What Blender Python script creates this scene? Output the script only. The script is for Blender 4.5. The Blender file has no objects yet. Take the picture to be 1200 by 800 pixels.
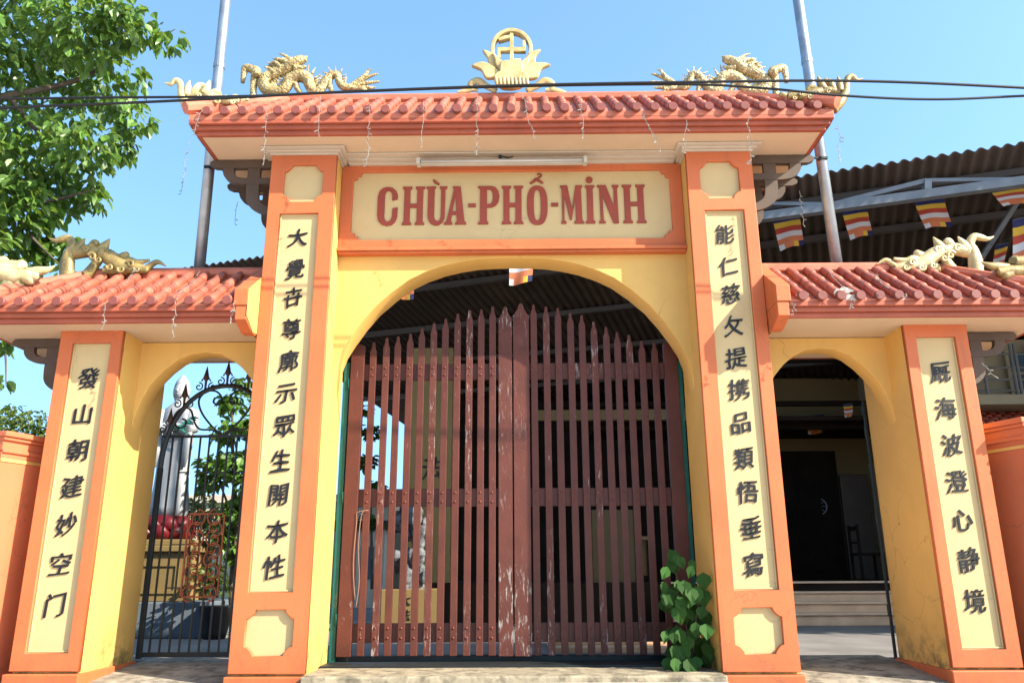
import bpy, bmesh, math, random
from mathutils import Vector, Matrix
random.seed(7)
R = math.radians
sc = bpy.context.scene
COL = sc.collection

# ------------------------------------------------------------------ camera
PITCH, YAW, ROLL = 0.280, -0.008, -0.005
CAM = Vector((0.054, -6.595, 0.740)); FPX = 940.0
_f = Vector((math.sin(YAW)*math.cos(PITCH), math.cos(YAW)*math.cos(PITCH), math.sin(PITCH)))
_r0 = Vector((math.cos(YAW), -math.sin(YAW), 0)); _u0 = _r0.cross(_f)
_r = math.cos(ROLL)*_r0 + math.sin(ROLL)*_u0
_u = math.cos(ROLL)*_u0 - math.sin(ROLL)*_r0
cd = bpy.data.cameras.new('camera'); co = bpy.data.objects.new('camera', cd); COL.objects.link(co)
cd.sensor_width = 36; cd.lens = FPX/1200*36; cd.clip_start = .05; cd.clip_end = 2000
M3 = Matrix((_r, _u, -_f)).transposed()
co.matrix_world = Matrix.Translation(CAM) @ M3.to_4x4()
sc.camera = co
# ------------------------------------------------------------------ light
SUN = Vector((2.0, -1.0, 1.55)).normalized()
w = bpy.data.worlds.new('World'); sc.world = w; w.use_nodes = True
nt = w.node_tree; bg = nt.nodes['Background']; sky = nt.nodes.new('ShaderNodeTexSky')
sky.sky_type = 'NISHITA'; sky.sun_disc = False
sky.sun_elevation = math.asin(SUN.z); sky.sun_rotation = math.atan2(SUN.x, SUN.y)
sky.air_density = 1.2; sky.dust_density = 1.5; sky.ozone_density = 3.0; sky.altitude = 0
# clear tropical air: the bright band near the horizon is kept low and the blue leans to cyan
tc = nt.nodes.new('ShaderNodeTexCoord'); mp = nt.nodes.new('ShaderNodeMapping')
mp.inputs['Scale'].default_value = (1, 1, .72); mp.inputs['Location'].default_value = (0, 0, .26)
nt.links.new(tc.outputs['Generated'], mp.inputs['Vector']); nt.links.new(mp.outputs[0], sky.inputs['Vector'])
tint = nt.nodes.new('ShaderNodeMix'); tint.data_type = 'RGBA'; tint.blend_type = 'MULTIPLY'; tint.inputs[0].default_value = 1
tint.inputs[7].default_value = (.84, 1.0, 1.0, 1); nt.links.new(sky.outputs[0], tint.inputs[6])
nt.links.new(tint.outputs[2], bg.inputs[0]); bg.inputs[1].default_value = 0.132
ld = bpy.data.lights.new('sun', 'SUN'); ld.energy = 4.4; ld.angle = R(.53); ld.color = (1, .905, .765)
lo = bpy.data.objects.new('sun', ld); COL.objects.link(lo); lo.location = (20, -10, 16)
lo.rotation_euler = SUN.to_track_quat('Z', 'Y').to_euler()
vs = sc.view_settings; vs.view_transform = 'Standard'; vs.look = 'None'; vs.gamma = 1; vs.use_curve_mapping = False
vs.exposure = 1.75
sc.cycles.max_bounces = 8; sc.cycles.diffuse_bounces = 5; sc.cycles.transparent_max_bounces = 8

# ------------------------------------------------------------------ helpers
def at(px, py, y):                      # the point of the plane at depth y seen at a spot of the photograph
    v = _f + _r*((px-600)/FPX) - _u*((py-400)/FPX)
    return CAM + v*((y-CAM.y)/v.y)
def atz(px, py, z):
    v = _f + _r*((px-600)/FPX) - _u*((py-400)/FPX)
    return CAM + v*((z-CAM.z)/v.z)

def mat(name, base, rough=.6, var=.08, scale=2.5, bump=0, bscale=60, metal=0, grime=0, grime_h=.35, gcol=(.06,.05,.035),
        streak=0, chip=None, chip_amt=.56, chip_scale=(9,9,1.2), island=0, transl=0, spec=.3, dark=None, scales=0, crack=0, mould=0):
    m = bpy.data.materials.new(name); m.use_nodes = True
    n = m.node_tree.nodes; L = m.node_tree.links
    b = n['Principled BSDF']; b.inputs['Roughness'].default_value = rough; b.inputs['Metallic'].default_value = metal
    b.inputs['Specular IOR Level'].default_value = spec
    geo = n.new('ShaderNodeNewGeometry')
    def noise(sc_, det=5, vec=None, rgh=.55):
        t = n.new('ShaderNodeTexNoise'); t.inputs['Scale'].default_value = sc_; t.inputs['Detail'].default_value = det
        t.inputs['Roughness'].default_value = rgh; L.new(vec or geo.outputs['Position'], t.inputs['Vector']); return t.outputs['Fac']
    def mix(f, a, c):
        x = n.new('ShaderNodeMix'); x.data_type = 'RGBA'
        for k, v in ((0, f), (6, a), (7, c)):
            if isinstance(v, (tuple, list)): x.inputs[k].default_value = (*v[:3], 1)
            elif isinstance(v, float): x.inputs[k].default_value = v
            else: L.new(v, x.inputs[k])
        return x.outputs[2]
    def rng(v, a, c, lo=0., hi=1.):
        x = n.new('ShaderNodeMapRange'); x.interpolation_type = 'SMOOTHSTEP'
        for k, q in ((1, a), (2, c), (3, lo), (4, hi)): x.inputs[k].default_value = q
        L.new(v, x.inputs[0]); return x.outputs[0]
    def mul(a, c):
        x = n.new('ShaderNodeMath'); x.operation = 'MULTIPLY'
        for k, q in ((0, a), (1, c)):
            if isinstance(q, float): x.inputs[k].default_value = q
            else: L.new(q, x.inputs[k])
        return x.outputs[0]
    lo_ = tuple(c*(1-var) for c in base); hi_ = tuple(min(1, c*(1+var)) for c in base)
    if dark: lo_ = dark
    col = mix(rng(noise(scale), .3, .7), lo_, hi_)
    if name == 'roof_tile':
        col = mix(rng(geo.outputs['Random Per Island'], 0, 1), col, tuple(c*.72 for c in base))
    if island:
        rp = geo.outputs['Random Per Island']
        col = mix(rp, tuple(c*(1-island) for c in base), tuple(min(1, c*(1+island)) for c in base))
    if streak:
        mp = n.new('ShaderNodeMapping'); mp.inputs['Scale'].default_value = (7, 7, .5); L.new(geo.outputs['Position'], mp.inputs['Vector'])
        col = mix(mul(rng(noise(2, 4, mp.outputs[0]), .55, .8), float(streak)), col, gcol)
    if chip:
        mp = n.new('ShaderNodeMapping'); mp.inputs['Scale'].default_value = chip_scale; L.new(geo.outputs['Position'], mp.inputs['Vector'])
        big = rng(noise(1.1, 2), .42, .62)
        col = mix(mul(rng(noise(3, 8, mp.outputs[0], .7), chip_amt, chip_amt+.06), big), col, chip)
    if crack:
        vo = n.new('ShaderNodeTexVoronoi'); vo.feature = 'DISTANCE_TO_EDGE'; vo.inputs['Scale'].default_value = 1.7; vo.inputs['Randomness'].default_value = 1
        wv = n.new('ShaderNodeVectorMath'); wv.operation = 'ADD'; L.new(geo.outputs['Position'], wv.inputs[0])
        nv = n.new('ShaderNodeTexNoise'); nv.inputs['Scale'].default_value = 3.5; nv.inputs['Detail'].default_value = 6; L.new(geo.outputs['Position'], nv.inputs['Vector'])
        sc3 = n.new('ShaderNodeVectorMath'); sc3.operation = 'SCALE'; sc3.inputs[3].default_value = .35; L.new(nv.outputs['Color'], sc3.inputs[0]); L.new(sc3.outputs[0], wv.inputs[1]); L.new(wv.outputs[0], vo.inputs['Vector'])
        col = mix(mul(mul(rng(vo.outputs['Distance'], .0, .008, 1., 0.), rng(noise(.9, 3), .50, .60)), float(crack)), col, gcol)
    if mould:
        col = mix(mul(rng(noise(9, 8, None, .75), .60, .74), float(mould)), col, (.035, .022, .018))
    if grime:
        sx = n.new('ShaderNodeSeparateXYZ'); L.new(geo.outputs['Position'], sx.inputs[0])
        g = mul(rng(sx.outputs[2], -.05, grime_h, 1., 0.), rng(noise(7, 8, None, .7), .42, .66))
        col = mix(mul(g, float(grime)), col, gcol)
    L.new(col, b.inputs['Base Color'])
    if scales:
        vs_ = n.new('ShaderNodeTexVoronoi'); vs_.inputs['Scale'].default_value = 46; L.new(geo.outputs['Position'], vs_.inputs['Vector'])
        bp = n.new('ShaderNodeBump'); bp.inputs['Strength'].default_value = .55; bp.inputs['Distance'].default_value = .02; bp.invert = True
        L.new(vs_.outputs['Distance'], bp.inputs['Height']); L.new(bp.outputs[0], b.inputs['Normal'])
        col2 = mix(rng(vs_.outputs['Distance'], .30, .75), col, tuple(c*.45 for c in base)); L.new(col2, b.inputs['Base Color'])
    elif bump:
        bp = n.new('ShaderNodeBump'); bp.inputs['Strength'].default_value = bump; bp.inputs['Distance'].default_value = .01
        L.new(noise(bscale, 6), bp.inputs['Height']); L.new(bp.outputs[0], b.inputs['Normal'])
    if transl:
        tr = n.new('ShaderNodeBsdfTranslucent'); L.new(mix(.6, col, (.30, .42, .04)), tr.inputs[0])
        ms = n.new('ShaderNodeMixShader'); ms.inputs[0].default_value = transl
        L.new(b.outputs[0], ms.inputs[1]); L.new(tr.outputs[0], ms.inputs[2]); L.new(ms.outputs[0], n['Material Output'].inputs[0])
    return m

def glass_mat(name, col):
    m = mat(name, col, rough=.08, spec=.8); return m

ORANGE = mat('orange_paint', (.43, .107, .035), .55, .10, 1.3, bump=.12, bscale=35, grime=.35, grime_h=.5, streak=.38, chip=(.46,.40,.35), chip_amt=.69, chip_scale=(2.6,2.6,2.6), gcol=(0.165, 0.066, 0.033), crack=.55)
YELLOW = mat('yellow_paint', (.55, .325, .088), .6, .09, 1.1, bump=.15, bscale=30, grime=.95, grime_h=.45, streak=.10, gcol=(0.11, 0.0825, 0.033), crack=.55)
CREAM = mat('cream_paint', (.44, .315, .148), .55, .04, 2.2, bump=.06, bscale=40, streak=.06, gcol=(0.26, 0.2184, 0.1248), crack=.55)
SOFFIT = mat('soffit_paint', (.50, .375, .25), .7, .05, 1.5, bump=.08, streak=.12, gcol=(0.22, 0.1815, 0.121))
WHITE = mat('white_moulding', (.44, .37, .285), .6, .05, 3, bump=.08, streak=.15, gcol=(0.22, 0.198, 0.165))
FASCIA = mat('red_fascia', (0.282, 0.069, 0.036), .55, .12, 3, bump=.12, streak=.35, gcol=(0.096, 0.03, 0.021), chip=(0.33, 0.3, 0.276), chip_amt=.66, chip_scale=(3,3,2))
TILE = mat('roof_tile', (.38, .108, .066), .55, .14, 5, bump=.25, bscale=45, streak=.0, chip=(0.319, 0.2088, 0.174), chip_amt=.62, chip_scale=(4,4,4), dark=(0.2494, 0.0696, 0.0435), mould=.75, island=.0)
TILE_END = mat('tile_end', (.16, .046, .035), .5, .12, 6, bump=.15, mould=.5)
BROWN = mat('bracket_brown', (0.069, 0.045, 0.03), .6, .12, 4, bump=.12)
BLACK = mat('black_lettering', (0.0108, 0.0102, 0.0108), .45, .1, 9, bump=.1)
LETTER = mat('red_lettering', (.23, .040, .020), .5, .07, 6, bump=.08)
GOLD = mat('shaded_scaled_gold', (.47, .36, .16), .42, .18, 9, bump=.5, bscale=55, dark=(.20, .14, .05), spec=.35, scales=1)
GOLDFLAT = mat('emblem_gold_paint', (.43, .335, .155), .45, .10, 7, bump=.2, bscale=40, dark=(.30, .22, .09), spec=.35)
GOLDSCALE = mat('sunlit_scaled_gold', (.52, .42, .21), .42, .15, 9, dark=(.30, .22, .09), spec=.35, scales=1)
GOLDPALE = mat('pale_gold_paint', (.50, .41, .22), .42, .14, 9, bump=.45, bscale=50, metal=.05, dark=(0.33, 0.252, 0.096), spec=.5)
GOLDDULL = mat('dull_gold_paint', (0.264, 0.186, 0.06), .45, .2, 9, bump=.5, bscale=55, metal=.12, dark=(0.15, 0.108, 0.036), spec=.5)
WOOD = mat('red_wood', (.070, .0175, .0098), .5, .14, 5, bump=.3, bscale=70, chip=(0.21, 0.168, 0.1512), chip_amt=.63, chip_scale=(14,14,2.4))
WOODWORN = mat('worn_red_wood', (.076, .0195, .0118), .55, .14, 5, bump=.35, bscale=70, chip=(0.2352, 0.1974, 0.1806), chip_amt=.545, chip_scale=(16,16,2.6))
BOLT = mat('bolt_red', (0.132, 0.028, 0.018), .4, .1)
GREEN = mat('green_steel', (0.0072, 0.084, 0.063), .45, .12, 6, chip=(0.33, 0.288, 0.12), chip_amt=.60, chip_scale=(9,9,1.5))
IRON = mat('black_iron', (0.0108, 0.0144, 0.0144), .45, .15, 8)
RUST = mat('rust_iron', (0.216, 0.057, 0.021), .6, .25, 20, bump=.2)
STEEL = mat('galvanised_steel', (0.28, 0.301, 0.329), .38, .16, 6, metal=.75, bump=.08, streak=.2, gcol=(0.14, 0.14, 0.14))
TRUSS = mat('painted_steel', (.135, .15, .165), .5, .12, 4, streak=.2, gcol=(0.0825, 0.066, 0.055))
CORR = mat('corrugated_sheet', (0.0425, 0.03, 0.0225), .75, .25, 1.2, bump=.15, bscale=20, streak=.3, gcol=(0.025, 0.02, 0.015))
CABLE = mat('cable_rubber', (0.006, 0.006, 0.0066), .5, .1)
WIRE = mat('pale_wire', (.20, .19, .17), .6, .1)
DARKWIRE = mat('dark_wire', (.06, .07, .06), .6, .1)
BULB = mat('lamp_bulb', (.36, .34, .30), .25, .05, spec=.6)
CONC = mat('weathered_concrete', (.24, .21, .165), .85, .28, 3, bump=.5, bscale=25, gcol=(0.036, 0.03, 0.021), grime=.75, grime_h=.25)
STREET = mat('street_concrete', (.56, .49, .43), .85, .1, 2, bump=.3, bscale=30)
COURT = mat('court_paving', (0.165, 0.154, 0.1458), .8, .18, 1.2, bump=.25, bscale=20)
SILL = mat('sill_stone', (.26, .22, .15), .8, .22, 6, bump=.5, bscale=30, grime=.85, grime_h=.2)
LEAF = mat('leaf_green', (.072, .145, .022), .42, island=.50, transl=.32, spec=.5)
LEAFD = mat('dark_leaf', (.022, .062, .011), .65, island=.35, transl=.12, spec=.12)
LEAFY = mat('olive_leaf', (0.06, 0.09, 0.018), .5, island=.5, transl=.28)
BARK = mat('bark', (0.078, 0.06, 0.042), .9, .3, 8, bump=.6, bscale=25)
STONEW = mat('white_stone', (.25, .26, .275), .5, .06, 4, bump=.1)
TEAL = mat('teal_leaf', (0.012, 0.132, 0.102), .5, .2)
RED = mat('lotus_red', (.085, .005, .008), .4, .15)
PINK = mat('lotus_pink', (0.33, 0.132, 0.132), .4, .15)
HALLY = mat('hall_yellow', (.17, .115, .04), .7, .08, 1, streak=.2, gcol=(0.105, 0.0756, 0.0336))
DOORW = mat('dark_door_wood', (.013, .0085, .006), .8, .2, spec=.03)
GREYB = mat('grey_blue_plaster', (0.088, 0.11, 0.1293), .8, .15, 2)
STEPM = mat('step_stone', (.52, .34, .21), .55, .14, 3, bump=.1)
ROCK = mat('grey_rock', (.09, .095, .10), .8, .6, 9, bump=.6, bscale=14, dark=(0.024, 0.024, 0.027))
FARW = mat('far_cream_wall', (0.384, 0.336, 0.228), .8, .08, 1)
PEBBLE = mat('house_plaster', (0.26, 0.215, 0.135), .8, .1, 1.5)
GLASS = glass_mat('window_glass', (0.06, 0.096, 0.132))
POT = mat('black_pot', (0.018, 0.0168, 0.0162), .6, .2)
BLUEF = mat('flag_blue', (0.0108, 0.0108, 0.051), .8, .1); YELF = mat('flag_yellow', (0.429, 0.2475, 0.01925), .8, .1)
REDF = mat('flag_red', (0.275, 0.03025, 0.01375), .8, .1); WHIF = mat('flag_white', (0.385, 0.363, 0.363), .8, .06); ORAF = mat('flag_orange', (0.363, 0.1045, 0.04125), .8, .1)
LAMPW = mat('lamp_housing', (0.408, 0.384, 0.324), .5, .06, 5, streak=.2, gcol=(0.21, 0.18, 0.12))
ORDARK = mat('orange_wall_paint', (.46, .118, .05), .6, .07, 1.2, bump=.15, bscale=30, grime=.5, streak=.15, gcol=(0.154, 0.0605, 0.033), crack=.55)

def tag(o, label=None, cat=None, group=None, kind=None):
    if label: o['label'] = label
    if cat: o['category'] = cat
    if group: o['group'] = group
    if kind: o['kind'] = kind
    return o
def thing(name, label, cat, loc=(0, 0, 0), group=None):
    o = bpy.data.objects.new(name, None); COL.objects.link(o); o.location = loc; o.empty_display_size = .2
    return tag(o, label, cat, group)
def link(name, me, m, parent=None, bevel=0, smooth=False):
    o = bpy.data.objects.new(name, me); COL.objects.link(o)
    if m is not None:
        me.materials.clear(); me.materials.append(m)
    if smooth:
        for p in me.polygons: p.use_smooth = True
    if parent:
        o.parent = parent
        o.matrix_parent_inverse = Matrix.Translation(-parent.location) if parent.parent is None else Matrix()
    if bevel:
        bv = o.modifiers.new('bevel', 'BEVEL'); bv.width = bevel; bv.segments = 2; bv.limit_method = 'ANGLE'; bv.angle_limit = R(40)
    return o
class MB:
    def __init__(s): s.v = []; s.f = []; s.sm = False
    def add(s, vs_, fs):
        k = len(s.v); s.v += [tuple(v) for v in vs_]; s.f += [tuple(i+k for i in f) for f in fs]; return s
    def box(s, x0, x1, y0, y1, z0, z1):
        return s.add([(x, y, z) for z in (z0, z1) for y in (y0, y1) for x in (x0, x1)],
                     [(0, 2, 3, 1), (4, 5, 7, 6), (0, 1, 5, 4), (2, 6, 7, 3), (0, 4, 6, 2), (1, 3, 7, 5)])
    def bar(s, a, b, wd, dp=None):      # square bar between two points
        return s.tube([a, b], [wd/2*1.414]*2, 4, tw=math.pi/4, ry=(dp or wd)/wd)
    def prism(s, poly, f0, f1):         # poly in 2-D, f0/f1 map (u,v) to 3-D at each end
        n = len(poly); A = [f0(*p) for p in poly]; B = [f1(*p) for p in poly]
        return s.add(A+B, [tuple(range(n)), tuple(range(2*n-1, n-1, -1))] + [(i, n+i, n+(i+1) % n, (i+1) % n) for i in range(n)])
    def tube(s, P, rad, n=8, tw=0, ry=1, ref=None, cap=True):
        P = [Vector(p) for p in P]; N = len(P); k = len(s.v); prev = None
        if not isinstance(rad, (list, tuple)): rad = [rad]*N
        for i in range(N):
            t = (P[min(i+1, N-1)]-P[max(i-1, 0)])
            t = t.normalized() if t.length > 1e-9 else Vector((0, 0, 1))
            if ref is not None: a = Vector(ref); a = (a-t*a.dot(t)).normalized()
            elif prev is None:
                a = Vector((0, 1, 0)) if abs(t.y) < .9 else Vector((1, 0, 0)); a = (a-t*a.dot(t)).normalized()
            else: a = (prev-t*prev.dot(t)).normalized()
            prev = a; b = t.cross(a)
            for j in range(n):
                q = 2*math.pi*j/n+tw
                s.v.append(tuple(P[i]+(a*math.cos(q)*ry+b*math.sin(q))*rad[i]))
        for i in range(N-1):
            for j in range(n):
                a0 = k+i*n+j; a1 = k+i*n+(j+1) % n
                s.f.append((a0, a1, a1+n, a0+n))
        if cap: s.f.append(tuple(k+j for j in range(n-1, -1, -1))); s.f.append(tuple(k+(N-1)*n+j for j in range(n)))
        return s
    def ball(s, c, r, n=10, m=7, sc_=(1, 1, 1)):
        P = []; F = []
        for i in range(m+1):
            th = math.pi*i/m
            for j in range(n):
                ph = 2*math.pi*j/n
                P.append((c[0]+r*sc_[0]*math.sin(th)*math.cos(ph), c[1]+r*sc_[1]*math.sin(th)*math.sin(ph), c[2]+r*sc_[2]*math.cos(th)))
        for i in range(m):
            for j in range(n): F.append((i*n+j, (i+1)*n+j, (i+1)*n+(j+1) % n, i*n+(j+1) % n))
        return s.add(P, F)
    def mesh(s, name, fix=True):
        me = bpy.data.meshes.new(name); me.from_pydata(s.v, [], s.f); me.update()
        if fix:
            bm = bmesh.new(); bm.from_mesh(me); bmesh.ops.remove_doubles(bm, verts=bm.verts, dist=1e-5)
            bmesh.ops.recalc_face_normals(bm, faces=bm.faces); bm.to_mesh(me); bm.free()
        return me
    def build(s, name, m, parent=None, bevel=0, smooth=False): return link(name, s.mesh(name), m, parent, bevel, smooth)
def catmull(P, n=6):
    out = []; P = [tuple(p) for p in P]
    for i in range(len(P)-1):
        p0, p1, p2, p3 = P[max(i-1, 0)], P[i], P[i+1], P[min(i+2, len(P)-1)]
        for k in range(n):
            t = k/n
            out.append(tuple(.5*((2*b)+(c-a)*t+(2*a-5*b+4*c-d)*t*t+(3*b-a-3*c+d)*t**3) for a, b, c, d in zip(p0, p1, p2, p3)))
    out.append(P[-1]); return out
def plate(name, outlines, y0, y1, m, parent=None, bev=0, frame=None):
    """A flat plate in the XZ plane from y0 to y1; inner outlines become holes. frame(x,y,z) may remap it."""
    cu = bpy.data.curves.new(name, 'CURVE'); cu.dimensions = '2D'; cu.fill_mode = 'BOTH'
    cu.extrude = abs(y1-y0)/2-bev; cu.bevel_depth = bev; cu.bevel_resolution = 1; cu.offset = -bev
    for o in outlines:
        sp = cu.splines.new('POLY'); sp.points.add(len(o)-1); sp.use_cyclic_u = True
        for i, p in enumerate(o): sp.points[i].co = (p[0], p[1], 0, 1)
    t = bpy.data.objects.new('t', cu); COL.objects.link(t)
    me = bpy.data.meshes.new_from_object(t.evaluated_get(bpy.context.evaluated_depsgraph_get()))
    bpy.data.objects.remove(t); bpy.data.curves.remove(cu)
    yc = (y0+y1)/2
    for v in me.vertices: v.co = Vector((v.co.x, yc-v.co.z, v.co.y))
    if frame:
        for v in me.vertices: v.co = Vector(frame(*v.co))
    me.name = name
    return link(name, me, m, parent)
def glyph(ch, cx, cz, h, yf, m, parent, name='character', dep=.010, slant=.13, bold=.02):
    cu = bpy.data.curves.new('t', 'FONT'); cu.body = ch; cu.extrude = .05; cu.bevel_depth = 0; cu.bevel_resolution = 0; cu.resolution_u = 3
    t = bpy.data.objects.new('t', cu); COL.objects.link(t)
    me = bpy.data.meshes.new_from_object(t.evaluated_get(bpy.context.evaluated_depsgraph_get()))
    bpy.data.objects.remove(t); bpy.data.curves.remove(cu)
    j = random.uniform(-.05, .05); k = random.uniform(.92, 1.06)
    for v in me.vertices:
        x, y, z = v.co; x -= .5; y -= .38
        y += slant*x + .035*math.sin(x*7+j*60); x += .05*y + .02*math.sin(y*9+j*90)
        v.co = Vector((cx+x*h*1.02*k, yf-z*dep/.07, cz+y*h*1.08))
    bm = bmesh.new()
    for dx_, dz_, dy_ in ((0, 0, 0), (.024, .006, -.0011), (-.010, -.022, -.0022)):
        k0 = len(bm.verts); bm.from_mesh(me); bm.verts.ensure_lookup_table()
        for v in bm.verts[k0:]: v.co += Vector((dx_*h, dy_, dz_*h))
    bm.to_mesh(me); bm.free()
    me.name = name
    return link(name, me, m, parent)
def cart(x0, x1, z0, z1, c=.055):       # cartouche outline: rounded body with small notched corners
    P = []
    def corner(cx, cz, sx, sz, rev):
        q = [(sx*c*1.25, 0), (sx*c*1.15, sz*c*.35), (sx*c*.95, sz*c*.62), (sx*c*.62, sz*c*.95), (sx*c*.35, sz*c*1.15), (0, sz*c*1.25)]
        if rev: q = q[::-1]
        P.extend((cx+a, cz+b) for a, b in q)
    corner(x0, z0, 1, 1, True); corner(x1, z0, -1, 1, False); corner(x1, z1, -1, -1, True); corner(x0, z1, 1, -1, False)
    return P
def notch(x0, x1, z0, z1, c=.07):
    d = c*.55
    return [(x0+c+d*.3, z0), (x1-c-d*.3, z0), (x1-c, z0+d), (x1-d, z0+d), (x1-d, z0+c), (x1, z0+c+d*.3), (x1, z1-c-d*.3), (x1-d, z1-c), (x1-d, z1-d), (x1-c, z1-d), (x1-c-d*.3, z1),
            (x0+c+d*.3, z1), (x0+c, z1-d), (x0+d, z1-d), (x0+d, z1-c), (x0, z1-c-d*.3), (x0, z0+c+d*.3), (x0+d, z0+c), (x0+d, z0+d), (x0+c, z0+d)]
def rect(x0, x1, z0, z1): return [(x0, z0), (x1, z0), (x1, z1), (x0, z1)]

# ================================================================== setting
def struct(name, mb, m, bevel=0):
    o = mb.build(name, m, None, bevel); o['kind'] = 'structure'; return o
g = MB(); g.box(-400, 400, -400, -.42, -.6, -.17); struct('street', g, STREET)
g = MB(); g.box(-400, 400, 1.35, 400, -.6, -.03); struct('courtyard_ground', g, COURT)
g = MB(); g.box(-1.6, 1.6, -.70, -.151, -.5, -.050); struct('driveway_apron', g, STREET, .01)
def ramp(name, x0, x1):
    b = MB(); b.prism([(-.8, -.3), (-.8, -.16), (.86, -.015), (1.35, -.005), (1.35, -.3)], lambda u, v: (x0, u, v), lambda u, v: (x1, u, v)); struct(name, b, CONC, .008)
ramp('side_path', -3.36, -2.2); ramp('side_path', 2.2, 3.36)
g = MB(); g.box(-1.597, 1.597, -.15, 1.35, -.4, -.004); struct('gate_sill', g, SILL, .012)

# ================================================================== temple gate (one building)
G = thing('temple_gate', 'orange and yellow three-arched temple gateway with tiled roofs and red lettering', 'gateway', (0, .4, 0))
MAINL = ["大", "覺", "卋", "尊", "廓", "示", "眾", "生", "開", "本", "性"]
MAINR = ["能", "仁", "慈", "攵", "提", "携", "品", "類", "悟", "垂", "寫"]
ZM = [3.625, 3.325, 3.063, 2.775, 2.487, 2.212, 1.929, 1.635, 1.362, 1.072, .792]
SL = ["發", "山", "朝", "建", "妙", "空", "门"]; SR = ["厩", "海", "波", "澄", "心", "静", "境"]
ZS = [2.355, 2.043, 1.738, 1.437, 1.134, .821, .508]

def main_pillar(s):
    X = lambda a, b: (min(s*a, s*b), max(s*a, s*b))
    b = MB(); b.box(*X(1.6, 2.19), .045, .735, -.3, 4.43)
    p = b.build('main_pillar', YELLOW, G, .006)
    x0, x1 = X(1.598, 2.196)
    pa, pb = X(1.735, 2.085)
    plate('face_frame', [rect(x0, x1, .0, 4.43), rect(pa, pb, .60, 3.85), cart(*X(1.715, 2.07), 3.965, 4.335), cart(*X(1.712, 2.085), .13, .468)], 0, .047, ORANGE, p, .005)
    for nm, (a, c), z0, z1 in (('couplet_panel', (pa, pb), .60, 3.85), ('cartouche_panel', X(1.715, 2.07), 3.965, 4.335), ('cartouche_panel', X(1.712, 2.085), .13, .468)):
        k = MB(); k.box(a-.008, c+.008, .034, .046, z0-.008, z1+.008); k.build(nm, CREAM, p)
        e = .016
        if nm == 'couplet_panel':
            k = MB()
            k.box(a, c, .024, .036, z1-e, z1-.001); k.box(a, c, .024, .036, z0+.001, z0+e); k.box(a+.001, a+e, .024, .036, z0+e, z1-e); k.box(c-e, c-.001, .024, .036, z0+e, z1-e)
            k.build('panel_border', CREAM, p, .004)
    k = MB(); k.box(x0-.02, x1+.02, -.03, .755, -.32, -.018); k.build('plinth', ORANGE, p, .008)
    for ch, z in zip(MAINL if s < 0 else MAINR, ZM):
        glyph(ch, s*1.908+random.uniform(-.008, .008), z, .178, .034, BLACK, p)
    # cornice round the pillar head
    k = MB(); k.box(x0-.015, x1+.015, -.02, .70, 4.43, 4.447); k.box(x0-.045, x1+.045, -.05, .73, 4.447, 4.463); k.box(x0-.085, x1+.085, -.09, .77, 4.463, 4.4795)
    k.build('cornice', WHITE, p, .004)
for s in (-1, 1): main_pillar(s)

def side_pillar(s):
    X = lambda a, b: (min(s*a, s*b), max(s*a, s*b))
    b = MB(); b.box(*X(3.368, 3.90), .075, .95, -.3, 2.775)
    p = b.build('side_pillar', YELLOW, G, .006)
    x0, x1 = X(3.365, 3.906); pa, pb = X(3.463, 3.797)
    plate('face_frame', [rect(x0, x1, .022, 2.772), rect(pa, pb, .155, 2.66)], .03, .077, ORANGE, p, .005)
    k = MB(); k.box(pa-.008, pb+.008, .064, .076, .147, 2.668); k.build('couplet_panel', CREAM, p)
    k = MB(); z0, z1, e = .155, 2.66, .016
    k.box(pa, pb, .054, .066, z1-e, z1-.001); k.box(pa, pb, .054, .066, z0+.001, z0+e); k.box(pa+.001, pa+e, .054, .066, z0+e, z1-e); k.box(pb-e, pb-.001, .054, .066, z0+e, z1-e)
    k.build('panel_border', CREAM, p, .004)
    k = MB(); k.box(x0-.025, x1+.025, -.005, .97, -.32, .005); k.build('plinth', ORANGE, p, .008)
    for ch, z in zip(SL if s < 0 else SR, ZS):
        glyph(ch, s*3.632+random.uniform(-.006, .006), z, .178, .064, BLACK, p)
for s in (-1, 1): side_pillar(s)

# walls with arched openings
half = [(1.612, 2.10), (1.604, 2.25), (1.588, 2.40), (1.563, 2.53), (1.525, 2.645), (1.455, 2.768), (1.35, 2.925), (1.24, 3.063), (1.09, 3.202), (.938, 3.318), (.79, 3.393), (.63, 3.452), (.475, 3.49), (.315, 3.515), (.15, 3.524), (0, 3.527)]
arc = [(-x, z) for x, z in half] + [(x, z) for x, z in half[-2::-1]]
plate('arch_wall', [[(-1.66, 4.42)] + arc + [(1.66, 4.42)]], .30, .585, YELLOW, G, .004)
hs = [(.606, 1.74), (.598, 1.88), (.586, 2.01), (.567, 2.125), (.535, 2.235), (.49, 2.338), (.43, 2.425), (.35, 2.515), (.25, 2.60), (.13, 2.655), (0, 2.67)]
for s in (-1, 1):
    c = 2.78
    a = [(s*c-x, z) for x, z in hs] + [(s*c+x, z) for x, z in hs[-2::-1]]
    plate('side_arch_wall', [[(s*c-.65, 2.764)] + a + [(s*c+.65, 2.764)]], .40, .60, YELLOW, G, .004)

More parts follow.
